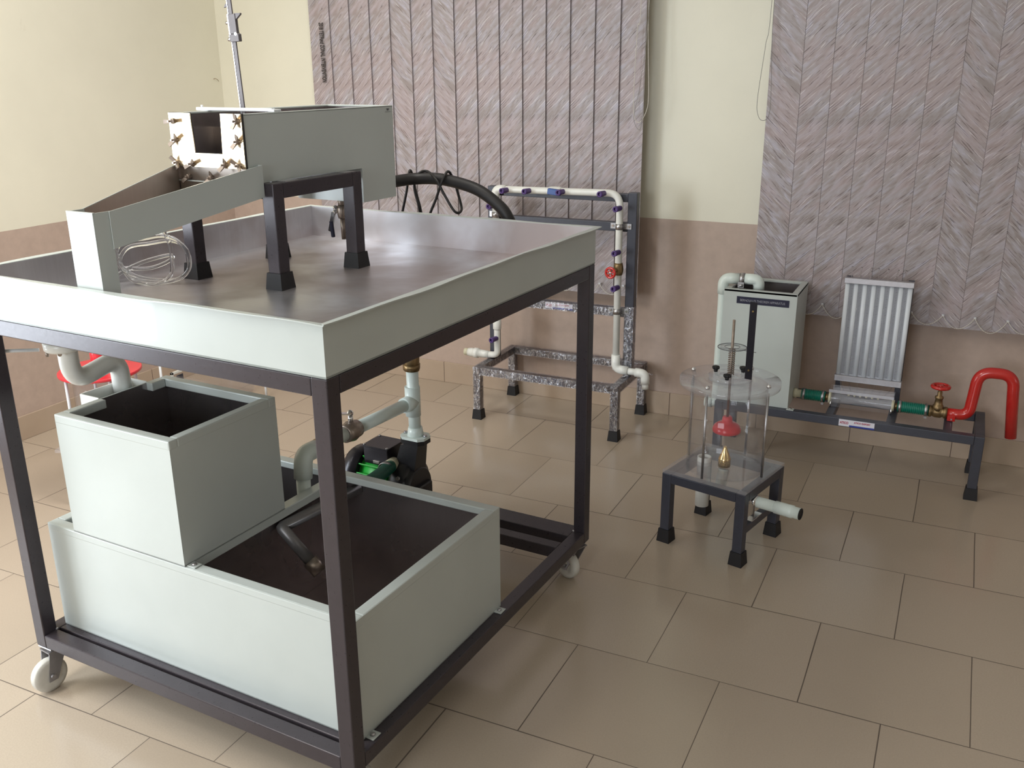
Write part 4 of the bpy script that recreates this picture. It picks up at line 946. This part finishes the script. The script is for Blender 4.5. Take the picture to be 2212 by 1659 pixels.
for k in range(4):
    a_ = radians(-4+90*k); d = Vector((cos(a_), sin(a_), 0))*.139
    rd = part('tie_rod', MB().cyl(cc+d+Vector((0, 0, zb0)), cc+d+Vector((0, 0, zl0-.0002)), .0042, None, 14).cyl(cc+d+Vector((0, 0, czp-.012)), cc+d+Vector((0, 0, czp)), .004, None, 10), 'steel', cs)
    part('cap_nut', MB().lathe(cc+d+Vector((0, 0, zl1)), (0, 0, 1), [(0, .0075), (.006, .0075), (.010, .004), (.011, .001)], 8), 'chrome', rd)
for k, a_ in enumerate((174, 70, 285)):
    d = Vector((cos(radians(a_)), sin(radians(a_)), 0))*.056; b_ = cc+d+Vector((0, 0, zl1+.013))
    m = MB().cyl(b_, b_+Vector((0, 0, .010)), .006, .008, 14)
    for j in range(6):
        q_ = 2*pi*j/6; m.sphere(b_+Vector((cos(q_)*.008, sin(q_)*.008, .014)), .0055, 8, 6)
    m.cyl(b_+Vector((0, 0, .009)), b_+Vector((0, 0, .019)), .009, None, 14)
    part('star_knob', m, 'rubber', cs, 'black star knob')
part('spindle', MB().cyl(cc+Vector((0, 0, .437)), cc+Vector((0, 0, .772)), .0044, None, 14), 'castmetal', cs, 'thin brown metal spindle')
sp_ = [cc+Vector((.0095*cos(t_*2*pi), .0095*sin(t_*2*pi), .590+.088*(t_/12))) for t_ in [i/14 for i in range(12*14+1)]]
part('spring', MB().tube(sp_, .0020, 6), 'castmetal', cs)
part('scale_disc', MB().lathe(cc+Vector((0, 0, .680)), (0, 0, 1), [(0, .003), (0, .047), (.0025, .047), (.0025, .003)], 48), 'clear', cs)
part('scale_ring', MB().torus(cc+Vector((0, 0, .6815)), (0, 0, 1), .046, .0012, 48, 6).torus(cc+Vector((0, 0, .683)), (0, 0, 1), .024, .0007, 36, 6), 'greyink', cs)
part('red_cup', MB().lathe(cc+Vector((0, 0, .388)), (0, 0, 1), [(.006, .030), (.0, .040), (.003, .046), (.012, .0465), (.024, .041), (.032, .030), (.036, .018), (.052, .0155), (.056, .013)], 36), 'redplastic', cs, 'shiny red cup on the spindle')
part('nozzle', MB().lathe(cc+Vector((0, 0, zb0)), (0, 0, 1), [(0, .0205), (.028, .0205), (.031, .0185), (.048, .013), (.066, .0055), (.070, .0050)], 32), 'brass', cs, 'pointed brass nozzle')
part('drain_socket', MB().pipe(Vector((-.224, .150, .100)), Vector((-.224, .150, .281)), .0235, .0185, 32), 'pvcw', cs)
sd = MB().cyl((-.150, .110, .190), (.060, .110, .190), .0185, None, 24)
sp = part('side_pipe', sd, 'pvc', cs)
part('threaded_end', MB().lathe((.055, .110, .190), (1, 0, 0), [(0, .0185), (.002, .021), (.040, .021), (.042, .0205), (.050, .0215), (.062, .0215), (.064, .019), (.085, .019)], 28), 'pvc', sp)
part('pipe_mouth', MB().pipe((.1402, .110, .190), (.1425, .110, .190), .0192, .014, 24).cyl((.1400, .110, .190), (.1408, .110, .190), .0142, None, 24), 'rubber', sp)  # solid black disc paints the dark of the open bore
part('riser', MB().cyl((-.150, .130, .190), (-.150, .150, .2534), .0180, None, 20), 'pvc', sp)
part('pipe_clamp', MB().pipe((-.026, .110, .190), (-.004, .110, .190), .0212, .0188, 24).box((-.027, .072, .132), (-.003, .150, .1345)).box((-.026, .0895, .134), (-.004, .0915, .190)), 'chrome', cs)
rl = MB().box((-.0905, .128, .592), (-.0665, .1300, .845), .0004); rlo = part('ruler_strip', rl, 'blackmetal', cs, 'dark upright metal strip')
for z in (.815, .622): part('screw', MB().lathe((-.0785, .128, z), (0, -1, 0), [(0, .0035), (.002, .003)], 10), 'brass', rlo)
part('pointer', MB().cyl((-.102, .138, .6815), (-.060, .132, .6835), .001, None, 6), 'ink', cs)

# ------------------------------------------------------------------ apparatus standing behind the bench, by the left wall
vt = thing('lidded_apparatus', 'clear cylinder with a round red lid, standing behind the bench by the left wall', 'lab apparatus', (.825, -1.715, 0), radians(20))
for k in range(4):
    a_ = radians(45+90*k); lg = part('leg', MB().box((cos(a_)*.15-.014, sin(a_)*.15-.014, .002), (cos(a_)*.15+.014, sin(a_)*.15+.014, .22), .002), 'slate', vt)
part('base_plate', MB().box((-.14, -.14, .22), (.14, .14, .232), .001), 'acrylic', vt)
part('cylinder', MB().pipe((0, 0, .232), (0, 0, .490), .100, .096, 48), 'clear', vt)
part('red_lid', MB().lathe((0, 0, .490), (0, 0, 1), [(0, .143), (.002, .145), (.010, .145), (.012, .143)], 56), 'redplastic', vt, 'round red lid')
part('red_collar', MB().lathe((.002, -.006, .502), (0, 0, 1), [(0, .026), (.095, .026), (.098, .022)], 32), 'redplastic', vt)
for k in range(4):
    a_ = radians(222+90*k); part('tie_rod', MB().cyl((cos(a_)*.122, sin(a_)*.122, .232), (cos(a_)*.122, sin(a_)*.122, .4898), .0055, None, 14), 'whitewire', vt)
at_ = thing('acrylic_tank', 'small clear acrylic tank with a white edge by the left wall', 'tank', (.40, -.70, 0), 0, (.40, -.70, 0))
m = MB().box((.28, -.86, .003), (.50, -.54, .010)).box((.28, -.86, .010), (.286, -.54, .15)).box((.494, -.86, .010), (.50, -.54, .15)).box((.286, -.86, .010), (.494, -.854, .15)).box((.286, -.546, .010), (.494, -.54, .15))
part('tank_wall', m, 'clear', at_)
part('white_edge', MB().box((.276, -.868, .0), (.288, -.856, .165), .001).box((.276, -.868, .153), (.288, -.80, .165), .001), 'pvcw', at_)
part('dark_panel', MB().box((.300, -.852, .02), (.302, -.81, .15)), 'slate', at_)
for x, y, z in ((.30, -.945, .26), (.61, -.585, .12)): part('support_rod', MB().cyl((x, y, 0), (x, y, z), .006, None, 14), 'whitewire', at_)
